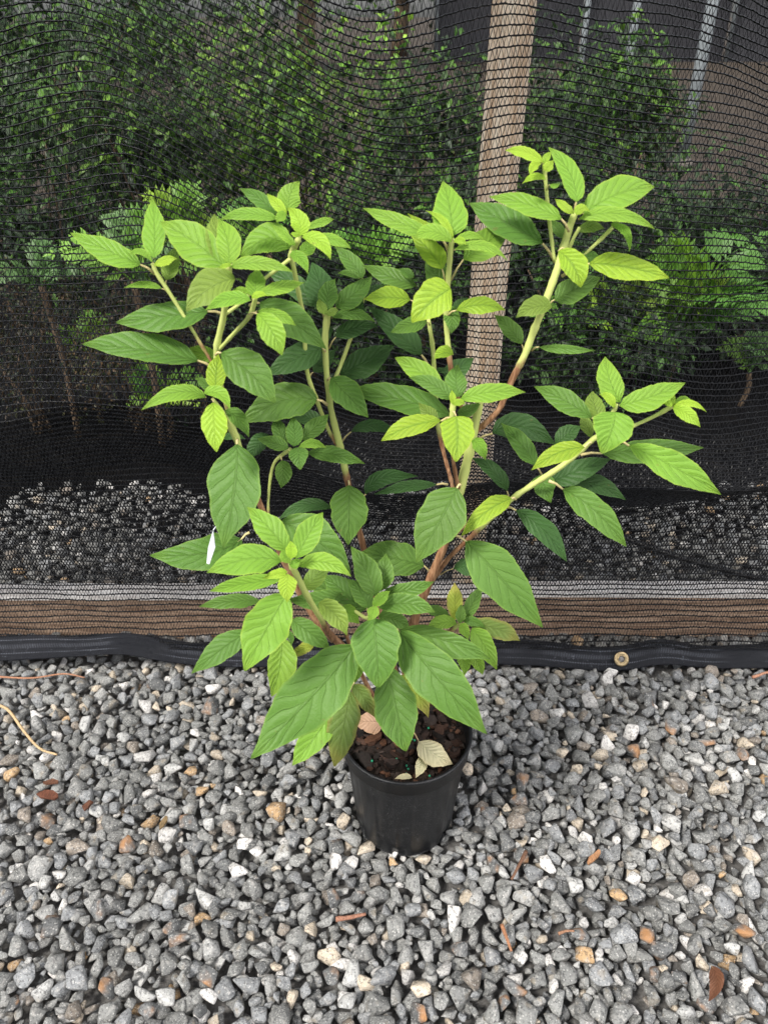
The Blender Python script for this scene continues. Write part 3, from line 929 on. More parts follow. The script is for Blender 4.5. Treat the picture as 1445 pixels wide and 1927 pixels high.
lathe(mb, [(.001, .003), (BASE_R * .985, -.004)], 180)
link('pot_wall', mb.mesh('pot_wall'), pot, M_POT)
mb = MB()
rimp = [(RIM_R * .966, POT_H - .024), (RIM_R * .985, POT_H - .0235), (RIM_R * .992, POT_H - .006), (RIM_R * 1.012, POT_H - .0045), (RIM_R * 1.018, POT_H - .0015), (RIM_R * 1.010, POT_H + .0008), (RIM_R * .975, POT_H + .0008), (RIM_R * .955, POT_H - .002), (RIM_R * .953, POT_H - .006)]
lathe(mb, rimp, 180, lambda a, z: 1 + .004 * math.sin(2 * a + .8) + .002 * math.sin(5 * a))
link('rim', mb.mesh('rim'), pot, M_POT)

# bark mulch
M_MULCH = mat_attr('bark_mulch', .75, .3, .5, 260, .0012)
mb = MB()
n = 48; V = [(POT[0], POT[1], SOIL_Z)]; fs = []
for j, rr_ in enumerate((.02, .04, .06, RIM_R * .935)):
    for k in range(n):
        a = 2 * math.pi * k / n
        V.append((POT[0] + rr_ * math.cos(a), POT[1] + rr_ * math.sin(a), SOIL_Z + random.uniform(-.003, .003)))
for k in range(n): fs.append((0, 1 + k, 1 + (k + 1) % n))
for j in range(3):
    for k in range(n): fs.append((1 + j * n + k, 1 + (j + 1) * n + k, 1 + (j + 1) * n + (k + 1) % n, 1 + j * n + (k + 1) % n))
mb.add(V, fs, (.018, .011, .008))
soil = link('bark_soil', mb.mesh('bark_soil'), pot, M_MULCH)
def chip(mb, x, y, z, L, W, H, col, r):
    rot = (Matrix.Rotation(r.uniform(0, 6.28), 3, 'Z') @ Matrix.Rotation(r.gauss(0, .4), 3, 'X') @ Matrix.Rotation(r.gauss(0, .4), 3, 'Y'))
    pts = []
    for k in range(7):
        a = 2 * math.pi * k / 7 + r.uniform(-.3, .3); e = r.uniform(.75, 1.1)
        pts.append((L / 2 * math.cos(a) * e, W / 2 * math.sin(a) * e))
    Vt = [np.array(rot @ Vector((px, py, H / 2 + r.uniform(-.2, .2) * H))) for px, py in pts] + [np.array(rot @ Vector((px * .9, py * .9, -H / 2))) for px, py in pts]
    f = [tuple(range(7)), tuple(range(13, 6, -1))] + [(k, k + 7, (k + 1) % 7 + 7, (k + 1) % 7) for k in range(7)]
    mb.add(np.array(Vt) + np.array([x, y, z]), f, col)
CH = [(.050, .024, .015), (.032, .017, .012), (.022, .013, .010), (.085, .038, .020), (.014, .010, .008), (.040, .026, .020)]
r = random.Random(31)
rest = MB()
for k in range(420):
    a = r.uniform(0, 6.283); q_ = math.sqrt(r.uniform(0, 1)) * (RIM_R * .87)
    big = k < 70
    L = r.uniform(.016, .030) if big else r.uniform(.005, .013)
    if q_ + L * .4 > RIM_R * .92: q_ = RIM_R * .92 - L * .4
    args = (POT[0] + q_ * math.cos(a), POT[1] + q_ * math.sin(a), SOIL_Z + (r.uniform(.0015, .0065) if big else r.uniform(0, .006)), L, L * r.uniform(.35, .7), L * r.uniform(.12, .26), np.array(r.choice(CH)) * r.uniform(.7, 1.3), r)
    if big:
        mb = MB(); chip(mb, *args); link('bark_chip', mb.mesh('bark_chip', False), soil, M_MULCH)
    else: chip(rest, *args)
o = link('bark_crumbs', rest.mesh('bark_crumbs', False), soil, M_MULCH); o['kind'] = 'stuff'
pr = MB()
for (px, py) in [(806, 1370), (775, 1391), (780, 1393), (765, 1441), (799, 1441), (764, 1456), (683, 1421), (746, 1428), (768, 1447), (808, 1460), (700, 1432), (820, 1330)]:
    p = at_ground(px, py, SOIL_Z + .007)
    bm = bmesh.new(); bmesh.ops.create_icosphere(bm, subdivisions=1, radius=.0017)
    bm.verts.index_update()
    pr.add([tuple(np.array(v.co[:]) + p) for v in bm.verts], [tuple(v.index for v in f.verts) for f in bm.faces]); bm.free()
o = link('fertiliser_pellets', pr.mesh('fertiliser_pellets'), soil, mat_plain('green_pellet', (.01, .22, .11), .35, .5)); o['kind'] = 'stuff'

# ================================================================ THE SHRUB
M_LEAF = {
    'Y': mat_leaf('young_leaf', (.275, .50, .012), (.14, .36, .01), (.50, .62, .05), (.33, .46, .07), .36, vein_amt=.5),
    'L': mat_leaf('light_green_leaf', (.150, .365, .010), (.05, .20, .01), (.42, .56, .05), (.21, .33, .06), .30, vein_amt=.6),
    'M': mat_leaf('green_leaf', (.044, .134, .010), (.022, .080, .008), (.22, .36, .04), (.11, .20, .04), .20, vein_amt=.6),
    'D': mat_leaf('shaded_dark_leaf', (.021, .072, .011), (.045, .125, .025), (.07, .16, .035), (.05, .11, .03), .13, vein_amt=.55),  # deep green of older leaves, also carrying the shade on those at the back
    'C': mat_leaf('yellowing_leaf', (.27, .44, .010), (.045, .19, .012), (.46, .56, .02), (.27, .38, .05), .30, mottle=(.06, .235, .010), mottle_amt=.9, vein_amt=.8),
    'O': mat_leaf('olive_leaf', (.145, .245, .015), (.08, .165, .015), (.28, .37, .05), (.18, .26, .06), .26, vein_amt=.45),
    'T': mat_leaf('tip_scorched_leaf', (.32, .46, .015), (.17, .32, .015), (.50, .38, .10), (.30, .35, .08), .28, vein_amt=.35, tipcol=(.52, .25, .09)),
    'E': mat_leaf('edge_browned_leaf', (.085, .170, .014), (.05, .11, .014), (.30, .23, .04), (.14, .19, .05), .22, vein_amt=.45, tipcol=(.33, .22, .04)),
}
def mat_stem():
    t = NT('shrub_stem')
    tc = t.n('ShaderNodeTexCoord').outputs['Object']
    age = t.n('ShaderNodeAttribute', attribute_name='Col').outputs['Fac']
    mp = t.n('ShaderNodeMapping'); mp.inputs['Scale'].default_value = (300, 300, 26); t.l(tc, mp.inputs[0])
    nz = t.noise(mp.outputs[0], 1.0, 4, .65)
    n2 = t.noise(tc, 45, 3, .6)
    k = t.ramp(t.math('ADD', age, t.math('MULTIPLY_ADD', n2.outputs['Fac'], .7, -.35)), .35, .65)
    green = t.mix(nz.outputs['Fac'], (.42, .49, .12), (.56, .60, .22))
    brown = t.mix(t.ramp(nz.outputs['Fac'], .35, .65), (.15, .065, .03), (.36, .20, .11))
    return t.finish(t.bsdf(t.mix(k, green, brown), .6, .3, t.bump(nz.outputs['Fac'], .5, .0008)))
M_STEM = mat_stem()
M_STALK = mat_plain('leaf_stalk', (.55, .46, .22), .55, .3, 300, .25)

shrub = tag(empty('shrub', (POT[0], POT[1], SOIL_Z)), 'green leafy shrub with pale and brown stems growing in the black pot', 'shrub')
Y0 = POT[1]

# stems: (x, y, offset from the pot axis in cm, half width px, age 0 green .. 1 brown)
STEMS = [
    [(748, 1395, 0, 9, 1), (722, 1300, -1, 9, 1), (690, 1258, -2, 9, 1), (625, 1198, -3.5, 8, 1), (585, 1150, -3, 8, 1), (540, 1066, -2, 7, 1), (495, 962, -1, 6.5, 1), (462, 880, 0, 6, .8), (447, 830, 0, 6.5, .3), (430, 775, 0, 5, .45), (414, 715, 0, 5, .4), (408, 660, 0, 6.5, .05), (420, 600, -.5, 6.5, 0), (428, 550, -1.5, 6.5, 0), (431, 505, -2, 7, 0), (431, 494, -2, 4, 0)],
    [(404, 690, 0, 3, .7), (372, 637, .5, 3.5, .5), (345, 592, 1, 3.5, .2), (320, 552, 1, 4, .1), (296, 515, 1, 4.5, 0), (287, 495, 1, 4, 0)],
    [(411, 660, 0, 3.5, .3), (440, 628, -1.5, 4, .05), (466, 600, -3, 4.5, 0), (477, 577, -3.5, 5, 0), (481, 558, -4, 4.5, 0)],
    [(445, 832, 0, 4, .1), (430, 800, -1.5, 4, .1), (420, 775, -2.5, 3.5, .1), (400, 750, -3, 3, 0)],
    [(506, 985, 0, 2.5, .6), (505, 945, .5, 2.5, .3), (509, 900, 1, 3, .2), (516, 872, 1, 3, .1), (530, 857, .8, 4, 0), (547, 845, .5, 4.5, 0)],
    [(768, 1390, 1, 6, 1), (735, 1230, 3, 6.5, 1), (706, 1120, 5, 6.5, 1), (685, 1035, 6, 6.5, 1), (668, 965, 6, 6, 1), (654, 905, 6, 6.5, .75), (646, 868, 6, 7, .3), (636, 825, 6, 7.5, .05), (622, 765, 6, 6, 0), (615, 705, 6, 6, 0), (612, 640, 6, 6.2, 0), (616, 595, 6, 7, 0), (617, 582, 6, 4, 0)],
    [(634, 838, 6, 3.5, .8), (618, 808, 6, 4, .4), (597, 755, 5.5, 4.5, .1), (578, 698, 5, 4.5, 0), (572, 605, 4, 4.5, 0), (564, 560, 3, 4.5, 0), (553, 505, 1.5, 5, 0), (548, 480, 1, 6, 0), (560, 455, 0, 6, 0), (563, 442, 0, 4, 0)],
    [(624, 725, 6.5, 3.5, .1), (640, 690, 7.5, 4, 0), (660, 636, 8.5, 4, 0), (675, 590, 9, 4.5, 0), (684, 556, 9, 4, 0)],
    [(755, 1392, 1, 12, 1), (764, 1270, 1, 12, 1), (775, 1185, 1, 12, 1), (795, 1125, 1, 12, 1), (820, 1065, 1, 11, 1), (842, 1008, 1, 10.5, 1), (856, 955, 1, 9.5, .6), (868, 912, 1, 10, .1), (880, 862, 1, 9.5, 0), (893, 802, 1, 9, 0), (901, 765, 1, 8, 0), (903, 748, 1, 7.5, 0)],
    [(854, 925, 1, 5, 1), (845, 890, 2.5, 4, 1), (833, 845, 3.5, 4.2, .9), (823, 795, 4, 4.5, .3), (818, 720, 4, 4.5, 0), (814, 655, 4, 4.5, 0), (806, 600, 4, 4, 0)],
    [(862, 918, .5, 4.5, 1), (853, 870, 0, 4, .7), (851, 830, -1, 4, .3), (850, 790, -2, 5, .0), (852, 762, -2, 6, 0), (852, 748, -2, 4, 0)],
    [(891, 808, 2, 5, 1), (872, 775, 2.5, 4.5, 1), (855, 730, 2.5, 5, 1), (847, 685, 2, 5.5, .8), (842, 640, 2, 5.5, 0), (839, 590, 2, 5.5, 0), (843, 530, 1.5, 5.5, 0), (847, 475, 1, 5.5, 0), (851, 448, 1, 5, 0)],
    [(893, 815, 1.5, 5, 1), (915, 795, 1.5, 6.5, 1), (940, 768, 1.5, 6.5, 1), (963, 715, 2, 6.8, .8), (985, 672, 2, 7, .35), (1003, 625, 2, 7.5, 0), (1024, 572, 2, 7.5, 0), (1046, 512, 2.5, 7.5, 0), (1058, 472, 3, 8, 0), (1072, 425, 3, 7.5, 0), (1082, 400, 3, 6, 0)],
    [(1043, 492, 2.8, 3, .2), (1036, 440, 3, 4, .1), (1030, 385, 3.2, 3.5, 0), (1026, 340, 3.2, 3.8, 0), (1024, 318, 3.2, 4.5, 0), (1022, 306, 3.2, 3, 0)],
    [(1068, 475, 4, 4, 0), (1078, 450, 4.2, 3.5, 0), (1090, 428, 4.5, 3.5, 0)],
    [(1075, 500, 4, 3, .2), (1100, 478, 4.5, 3, .1), (1128, 452, 4.5, 4, 0), (1152, 428, 4.5, 4, 0)],
    [(818, 1085, 2, 5.5, 1), (846, 1048, 2, 5, 1), (878, 1018, 1.5, 5, .8), (905, 992, 1, 5.5, .45), (940, 960, .5, 5.5, .15), (968, 935, 0, 6.5, .2), (1010, 907, -.5, 7, 0), (1052, 880, -1, 7, 0), (1090, 850, -1, 6.5, 0), (1122, 822, -1.5, 6.5, 0), (1150, 818, -1.5, 5, 0), (1185, 804, -2, 4.5, 0), (1225, 786, -2, 4.5, 0), (1258, 768, -2, 5.5, 0), (1264, 763, -2, 3.5, 0)],
    [(965, 940, .5, 4, .1), (985, 922, 1.5, 4, 0), (1003, 906, 2, 3.5, 0)],
    [(848, 1010, 1.5, 4.5, 1), (862, 1000, 2.5, 4, 1), (878, 988, 4, 4, .9)],
    [(1125, 822, -1.5, 5, 0), (1140, 795, -2.5, 5, 0), (1155, 772, -3, 5, 0), (1160, 760, -3, 3, 0)],
    [(625, 1205, -4, 6, 1), (606, 1168, -7, 6, .45), (580, 1125, -10, 6.5, .1), (560, 1085, -12, 6.5, .05), (548, 1062, -13, 6, 0), (546, 1048, -13, 3, 0)],
    [(640, 1137, -6, 3.5, .3), (665, 1148, -7.5, 3.5, .1), (690, 1163, -9, 4, 0), (702, 1150, -9.5, 4, 0)],
    [(780, 1190, 2, 4, 1), (815, 1195, 3, 4, 1), (842, 1190, 3, 4, .7), (862, 1176, 3, 4, .2), (866, 1168, 3, 3, 0)],
    [(548, 486, 1, 4, 0), (520, 508, 1, 4, 0), (496, 527, 1, 3.5, .05), (455, 568, .8, 3.5, .05), (424, 592, -.4, 3.5, .1)],
    [(752, 1390, -1, 5, 1), (712, 1330, -3, 5, 1), (676, 1260, -5, 4.5, 1), (655, 1205, -5.5, 4, .9), (640, 1137, -6, 4, .5)],
]
for st in STEMS:
    P, rad, age = [], [], []
    for (x, y, yo, hw, ag) in st:
        p = at_y(x, y, Y0 + yo / 100)
        if y > 1385: p[2] = SOIL_Z - .006
        P.append(p); rad.append(hw * (.74 if hw >= 9 and y > 950 else .92) * (.86 if y > 760 and x > 930 else 1) * depth_of(p) / F); age.append(ag)
    per = 6
    pts = catmull(P, per)
    rs = catmull([(a, 0, 0) for a in rad], per)[:, 0]
    ags = np.clip(catmull([(a, 0, 0) for a in age], per)[:, 0], 0, 1)
    # slight swelling at the nodes
    rs = rs * (1 + .05 * np.sin(np.arange(len(rs)) * 1.7) + .16 * (np.arange(len(rs)) % 9 == 4))
    V, fs = tube(pts, rs, 10, True, .10)
    mb = MB(); mb.add(V, fs, np.repeat(ags, 10)[:, None] * np.ones((1, 3)))
    link('stem', mb.mesh('stem'), shrub, M_STEM)

# leaves: base x,y  mid x,y  tip x,y  half widths (left of travel, right)  offset cm  kind  [tilt]  [stalk end x,y]
LEAVES = """
265 498 200 470 133 438 22 20 1 L 20 292 516
290 486 291 430 287 372 22 19 1.5 L 25
288 494 266 474 242 480 5 6 0 L 30
290 500 312 487 334 487 5 11 -.5 Y 35
313 527 324 497 331 463 17 13 2 O 20 312 546
305 543 270 535 233 542 6 6 1 L 35 318 553
425 505 366 456 303 418 34 33 -1 L 22
421 494 408 446 404 402 20 14 0 O 20
430 498 428 455 411 411 20 25 -2.5 L 22
545 468 500 450 452 490 25 28 2.5 L 18
431 502 490 495 552 512 12 12 -3 L 38
436 497 424 500 411 504 4 4 -3.2 Y 30
443 524 392 543 351 587 30 33 -3 O 20
480 560 481 533 485 504 16 18 -4 L 20
486 554 530 540 573 532 11 12 -4.5 L 32
474 562 488 554 504 557 6 5 -5 Y 30
472 565 430 562 387 584 13 13 -5 L 32
476 558 455 545 436 549 3 5 -4 L 25
484 590 511 622 531 669 22 22 -5 L 10 468 592
484 585 525 593 557 613 9 11 -4.5 L 25 470 600
488 570 552 606 614 657 30 30 1.5 M 15 470 575
416 664 470 703 519 758 36 31 -2 M 12 406 668
392 586 315 594 218 607 28 25 1.5 M 25 420 592
374 679 262 658 155 648 19 34 .5 M 22 402 694
408 682 380 664 345 664 13 13 1.5 L 20
406 732 407 700 411 666 18 18 -3 C 20
388 748 332 738 266 772 15 13 -3 L 32
400 738 386 722 367 711 8 9 -2 M 20
384 741 412 742 433 770 14 7 -4 L 30
402 757 403 802 408 851 24 22 -4 Y 5 400 750
424 772 450 790 469 823 14 12 -1.5 M 20 436 790
446 835 441 920 420 1031 49 50 -2 M 6 447 828
506 818 484 838 470 862 14 16 3 D 15
420 826 440 820 462 826 6 6 2 D 25
545 397 545 367 564 342 20 21 2 L 15
520 404 492 377 450 354 14 13 3 M 22
540 404 521 384 502 364 9 9 1 Y 15
523 412 465 402 415 414 11 11 1 L 30
540 404 528 408 521 419 9 9 .5 L 15
562 445 563 416 541 391 15 17 -1 Y 12
562 446 554 441 547 440 4 4 -1.6 Y 15
556 462 536 442 511 421 8 6 -1 L 22
568 446 602 455 622 489 14 11 -1.5 Y 28
585 450 625 450 661 468 9 11 1 L 30
568 432 605 417 629 413 6 8 2 L 28
545 480 566 487 580 516 11 10 -1 L 22 552 474
562 478 580 466 594 450 12 12 2 L 18
558 488 570 478 578 492 8 8 3 M 18
682 524 660 492 631 465 14 15 8 M 22
676 524 655 514 636 515 5 6 7.5 M 22
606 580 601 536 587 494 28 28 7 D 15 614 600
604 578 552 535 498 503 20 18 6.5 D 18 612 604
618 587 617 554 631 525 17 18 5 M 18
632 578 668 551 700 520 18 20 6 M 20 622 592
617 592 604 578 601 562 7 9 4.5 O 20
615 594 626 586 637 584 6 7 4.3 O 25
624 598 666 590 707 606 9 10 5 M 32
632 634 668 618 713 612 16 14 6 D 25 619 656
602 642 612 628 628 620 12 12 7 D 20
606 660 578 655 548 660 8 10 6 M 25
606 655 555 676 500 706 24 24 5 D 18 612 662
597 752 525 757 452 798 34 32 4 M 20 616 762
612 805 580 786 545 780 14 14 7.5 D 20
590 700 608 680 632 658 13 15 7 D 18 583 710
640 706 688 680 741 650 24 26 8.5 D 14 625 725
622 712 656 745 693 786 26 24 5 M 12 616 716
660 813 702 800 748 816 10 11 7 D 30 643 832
848 782 752 752 654 734 22 28 2.5 M 24 852 790
538 842 526 812 519 781 13 13 .5 M 20
553 840 554 812 549 781 15 15 0 M 15
566 828 595 803 619 779 15 14 1 M 22
543 844 515 833 484 826 11 12 -.5 M 30
562 842 588 834 614 843 7 8 -.5 L 32
560 842 562 860 565 884 17 16 -.7 M 12
578 852 632 856 687 873 14 14 2 M 28
530 866 533 889 529 919 15 14 0 M 10 529 858
624 957 575 950 524 978 12 10 5 D 32 650 950
657 913 656 963 655 1026 35 34 4 M 8 656 905
688 930 718 900 787 896 13 15 5 D 25 670 950
822 912 765 916 703 931 9 10 5.5 D 32 842 912
850 444 846 396 833 341 32 31 1.5 L 20
832 450 748 417 682 391 15 14 1 L 26 846 480
852 452 834 416 799 396 6 6 0 Y 25
850 456 815 436 779 449 14 15 -.5 L 28
828 440 800 424 766 401 8 6 2 C 25
832 506 806 470 769 436 17 22 1.5 C 18 838 535
872 488 915 456 958 422 24 27 3 L 20 848 528
855 470 910 462 955 491 8 9 -1 L 34
855 456 882 442 913 452 6 7 .5 L 30
853 456 866 452 877 461 6 7 -1.2 Y 22
842 548 822 518 800 492 20 22 3.5 M 18
848 543 812 566 775 607 33 35 -1 C 10
772 564 730 560 684 563 18 20 3.5 C 24 806 590
858 584 905 574 951 584 15 15 1.5 C 24 842 594
850 582 868 572 886 562 9 10 3 D 20
842 575 850 600 848 628 14 13 3 M 15
804 606 770 612 735 626 13 13 3 M 25 808 612
793 668 745 622 692 576 18 24 6 D 16 805 688
853 667 834 665 817 676 7 13 0 C 20
816 693 836 697 858 685 5 4 5 D 30
836 716 862 694 891 674 17 18 5 D 18
778 522 766 514 749 506 7 8 5.5 M 22
784 538 732 520 682 499 15 16 6 M 24
690 562 704 548 722 536 10 10 8.5 D 22
684 560 676 574 690 586 8 8 7.5 D 20
836 738 792 700 743 673 20 19 -1 L 22
852 752 814 724 769 710 14 15 -2 M 25
866 746 857 716 862 686 19 19 -1.5 M 18
864 752 922 738 989 738 16 17 -2 L 28
853 762 851 748 850 734 5 6 -3 Y 15
853 763 864 757 876 761 6 6 -3.2 Y 20
860 776 882 772 906 756 10 10 0 M 22
830 792 772 802 717 830 17 18 -2.5 C 25 850 786
826 792 806 778 787 757 10 12 0 O 20
858 783 860 822 857 869 31 30 -3.5 C 10 852 774
886 830 902 840 913 866 12 11 -.5 L 20
1021 306 990 286 950 283 12 9 2.5 Y 28
1018 308 1004 312 997 330 8 7 2 Y 22
1023 320 1032 312 1041 301 8 8 2 Y 18
1022 308 1028 296 1037 286 6 6 2.8 Y 18
1027 338 1006 333 982 346 5 7 2 Y 30
1034 347 1044 350 1053 344 4 4 2.5 L 22 1028 358
1084 380 1071 326 1031 277 18 20 2.5 L 22 1080 398
1097 402 1162 365 1231 352 32 28 3 L 22
1088 412 1162 402 1232 431 11 14 1.5 L 34
1080 402 1060 388 1044 374 7 8 1.5 Y 22
1084 404 1094 392 1109 398 8 8 1 Y 25
1056 412 990 384 920 370 18 18 1.5 L 24 1070 436
1021 458 950 418 882 382 28 30 3.5 M 18 1044 494
1063 450 1050 432 1036 414 9 10 4 M 20
1084 436 1112 426 1137 431 9 10 5 O 25
1152 426 1178 436 1184 473 7 8 4 L 25
1150 426 1158 420 1166 414 5 5 4.5 L 22
1050 472 1078 500 1092 541 26 20 .5 C 10 1062 468
1108 496 1178 502 1259 523 23 24 3 C 22 1056 520
1094 492 1108 482 1128 484 11 11 4 M 20
1043 564 1084 544 1130 522 23 20 3.5 M 16 1033 575
1039 578 1004 578 971 598 15 19 1 O 18
982 648 960 620 929 592 13 16 4 M 14 985 668
1013 653 1066 656 1121 660 6 9 2 M 30 1000 660
1166 757 1146 715 1138 671 23 22 -2.5 L 18
1114 787 1060 753 1004 727 19 20 -2.5 M 22 1150 782
1132 792 1118 764 1115 736 17 17 -1 O 18
1112 824 1103 800 1092 778 10 11 .5 O 18
1156 768 1144 748 1126 742 7 8 -3.5 Y 22
1157 775 1149 810 1131 853 38 36 -5 L 8
1165 763 1225 746 1289 720 20 23 -3 L 22
1263 766 1256 748 1244 726 12 11 -3 Y 18
1263 766 1254 756 1244 752 4 6 -3.5 Y 22
1264 766 1298 758 1329 776 5 6 -3 Y 32
1265 768 1294 780 1317 804 12 13 -3.5 Y 18
1266 760 1284 752 1302 756 6 6 -2 L 30
1132 853 1228 846 1324 842 18 25 1 M 25 1092 856
1182 838 1270 880 1356 931 27 26 -3 L 18 1155 826
1100 842 1050 852 999 885 18 16 -3.5 C 24 1112 832
1007 876 980 836 942 796 16 18 1 M 18 1020 896
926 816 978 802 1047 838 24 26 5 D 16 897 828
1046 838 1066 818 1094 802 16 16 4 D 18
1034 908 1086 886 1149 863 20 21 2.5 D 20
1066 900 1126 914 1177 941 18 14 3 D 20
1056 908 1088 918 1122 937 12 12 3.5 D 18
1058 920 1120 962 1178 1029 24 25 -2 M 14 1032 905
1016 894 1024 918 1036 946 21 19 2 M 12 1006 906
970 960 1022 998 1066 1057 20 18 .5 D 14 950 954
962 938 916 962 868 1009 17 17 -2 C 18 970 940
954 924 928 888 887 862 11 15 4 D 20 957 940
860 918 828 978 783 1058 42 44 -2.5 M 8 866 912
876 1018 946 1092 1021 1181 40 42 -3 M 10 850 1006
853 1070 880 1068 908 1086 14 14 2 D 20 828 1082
798 1065 740 1050 678 1040 32 32 3 M 16 812 1082
541 1038 508 996 465 954 23 24 -12 L 18
557 1052 580 1006 608 964 22 22 -12 L 16
532 1056 466 1052 389 1078 29 26 -13 L 22
548 1052 548 1034 547 1018 9 10 -14 Y 8
546 1060 536 1046 531 1035 9 9 -14 L 15
541 1076 520 1080 494 1089 8 8 -14 Y 25
542 1080 540 1104 541 1134 17 16 -14.5 Y 5
548 1068 556 1060 568 1052 8 8 -14 L 18
560 1066 610 1058 661 1085 16 14 -13 L 26
528 982 598 1018 660 1078 38 36 -4 M 14
572 1106 594 1086 628 1038 16 15 -9 O 15
534 1090 462 1098 394 1113 13 14 -9 L 28
492 1132 435 1132 374 1142 12 13 -7 M 28
540 1118 500 1184 460 1263 40 42 -13 L 8
468 1188 416 1222 360 1268 22 22 -8 M 18
600 1134 632 1158 653 1196 20 20 -12 O 14
547 1166 582 1190 622 1222 19 20 -8 M 16
530 1198 526 1252 511 1311 30 20 -7 L 10
534 1192 546 1196 548 1216 6 6 -8 M 15
670 1213 584 1312 472 1428 53 54 -11.5 M 12 678 1206
634 1322 594 1384 550 1441 24 28 -8 L 12
658 1300 646 1368 629 1443 27 29 -7 E 10 667 1282
662 1288 684 1312 708 1352 15 15 -4 E 14 672 1280
728 1248 745 1336 764 1414 38 38 -8.5 M 10 724 1240
756 1270 786 1306 806 1351 16 15 -4 T 12
674 1222 672 1252 668 1286 15 14 -9 L 12
592 1214 570 1222 549 1238 9 10 -6 T 18
706 1122 690 1076 660 1028 22 23 -9 M 18
716 1112 722 1078 726 1041 18 18 -7.5 M 18
696 1146 680 1116 652 1089 16 16 -10 M 18
702 1142 716 1126 734 1112 9 10 -10.5 L 18
702 1140 701 1154 692 1168 10 10 -11 L 10
712 1144 766 1136 819 1153 19 19 -9.5 M 26
718 1116 770 1110 817 1094 14 14 -7 M 26
703 1164 708 1226 712 1294 45 43 -11 M 10 696 1160
748 1184 822 1274 916 1381 42 46 -9.5 M 10 738 1192
752 1186 842 1206 922 1240 18 32 -7 M 20 742 1192
690 1146 634 1120 574 1088 25 26 -5.5 M 18
676 1142 640 1108 606 1082 20 22 -6 M 18
644 1118 596 1130 540 1128 18 18 -6.5 M 22
712 1160 742 1166 772 1184 16 16 -6 M 18
640 1146 656 1154 676 1174 14 14 -7.5 L 18
855 1167 856 1132 855 1096 14 13 2.5 T 12
865 1174 866 1156 868 1136 8 9 1.5 M 12
874 1167 888 1136 909 1101 12 12 3 M 18
846 1162 820 1150 797 1149 9 10 4 M 26
859 1175 830 1172 798 1190 11 13 2 L 28
878 1172 936 1184 978 1206 17 17 3 E 22
888 1182 912 1216 934 1260 18 18 1 L 12
865 1175 874 1186 881 1205 9 9 1 L 12
872 1170 892 1170 913 1182 8 8 2 M 26
884 1228 898 1246 908 1270 11 11 3 L 14
860 1220 872 1242 873 1272 12 10 2 L 14
870 1198 858 1210 868 1226 8 8 3 L 16
455 1014 388 1040 282 1045 34 30 2 M 22 470 1002
"""
ST = np.array([0, .035, .08, .14, .22, .32, .42, .54, .66, .76, .84, .90, .95, .98, 1.0])
WT = np.array([.02, .22, .41, .62, .82, .96, 1.0, .955, .82, .61, .40, .235, .115, .06, .012])
def prof_w(s, shift, full):
    s2 = np.clip(s ** (1 + shift), 0, 1)
    w = np.interp(s2, ST, WT)
    k = np.array([1, 2, 1.]) / 4
    ws = np.convolve(np.pad(w, 1, 'edge'), k, 'valid'); ws[0] = w[0]; ws[-1] = w[-1]; ws[1] = w[1]
    return ws ** full

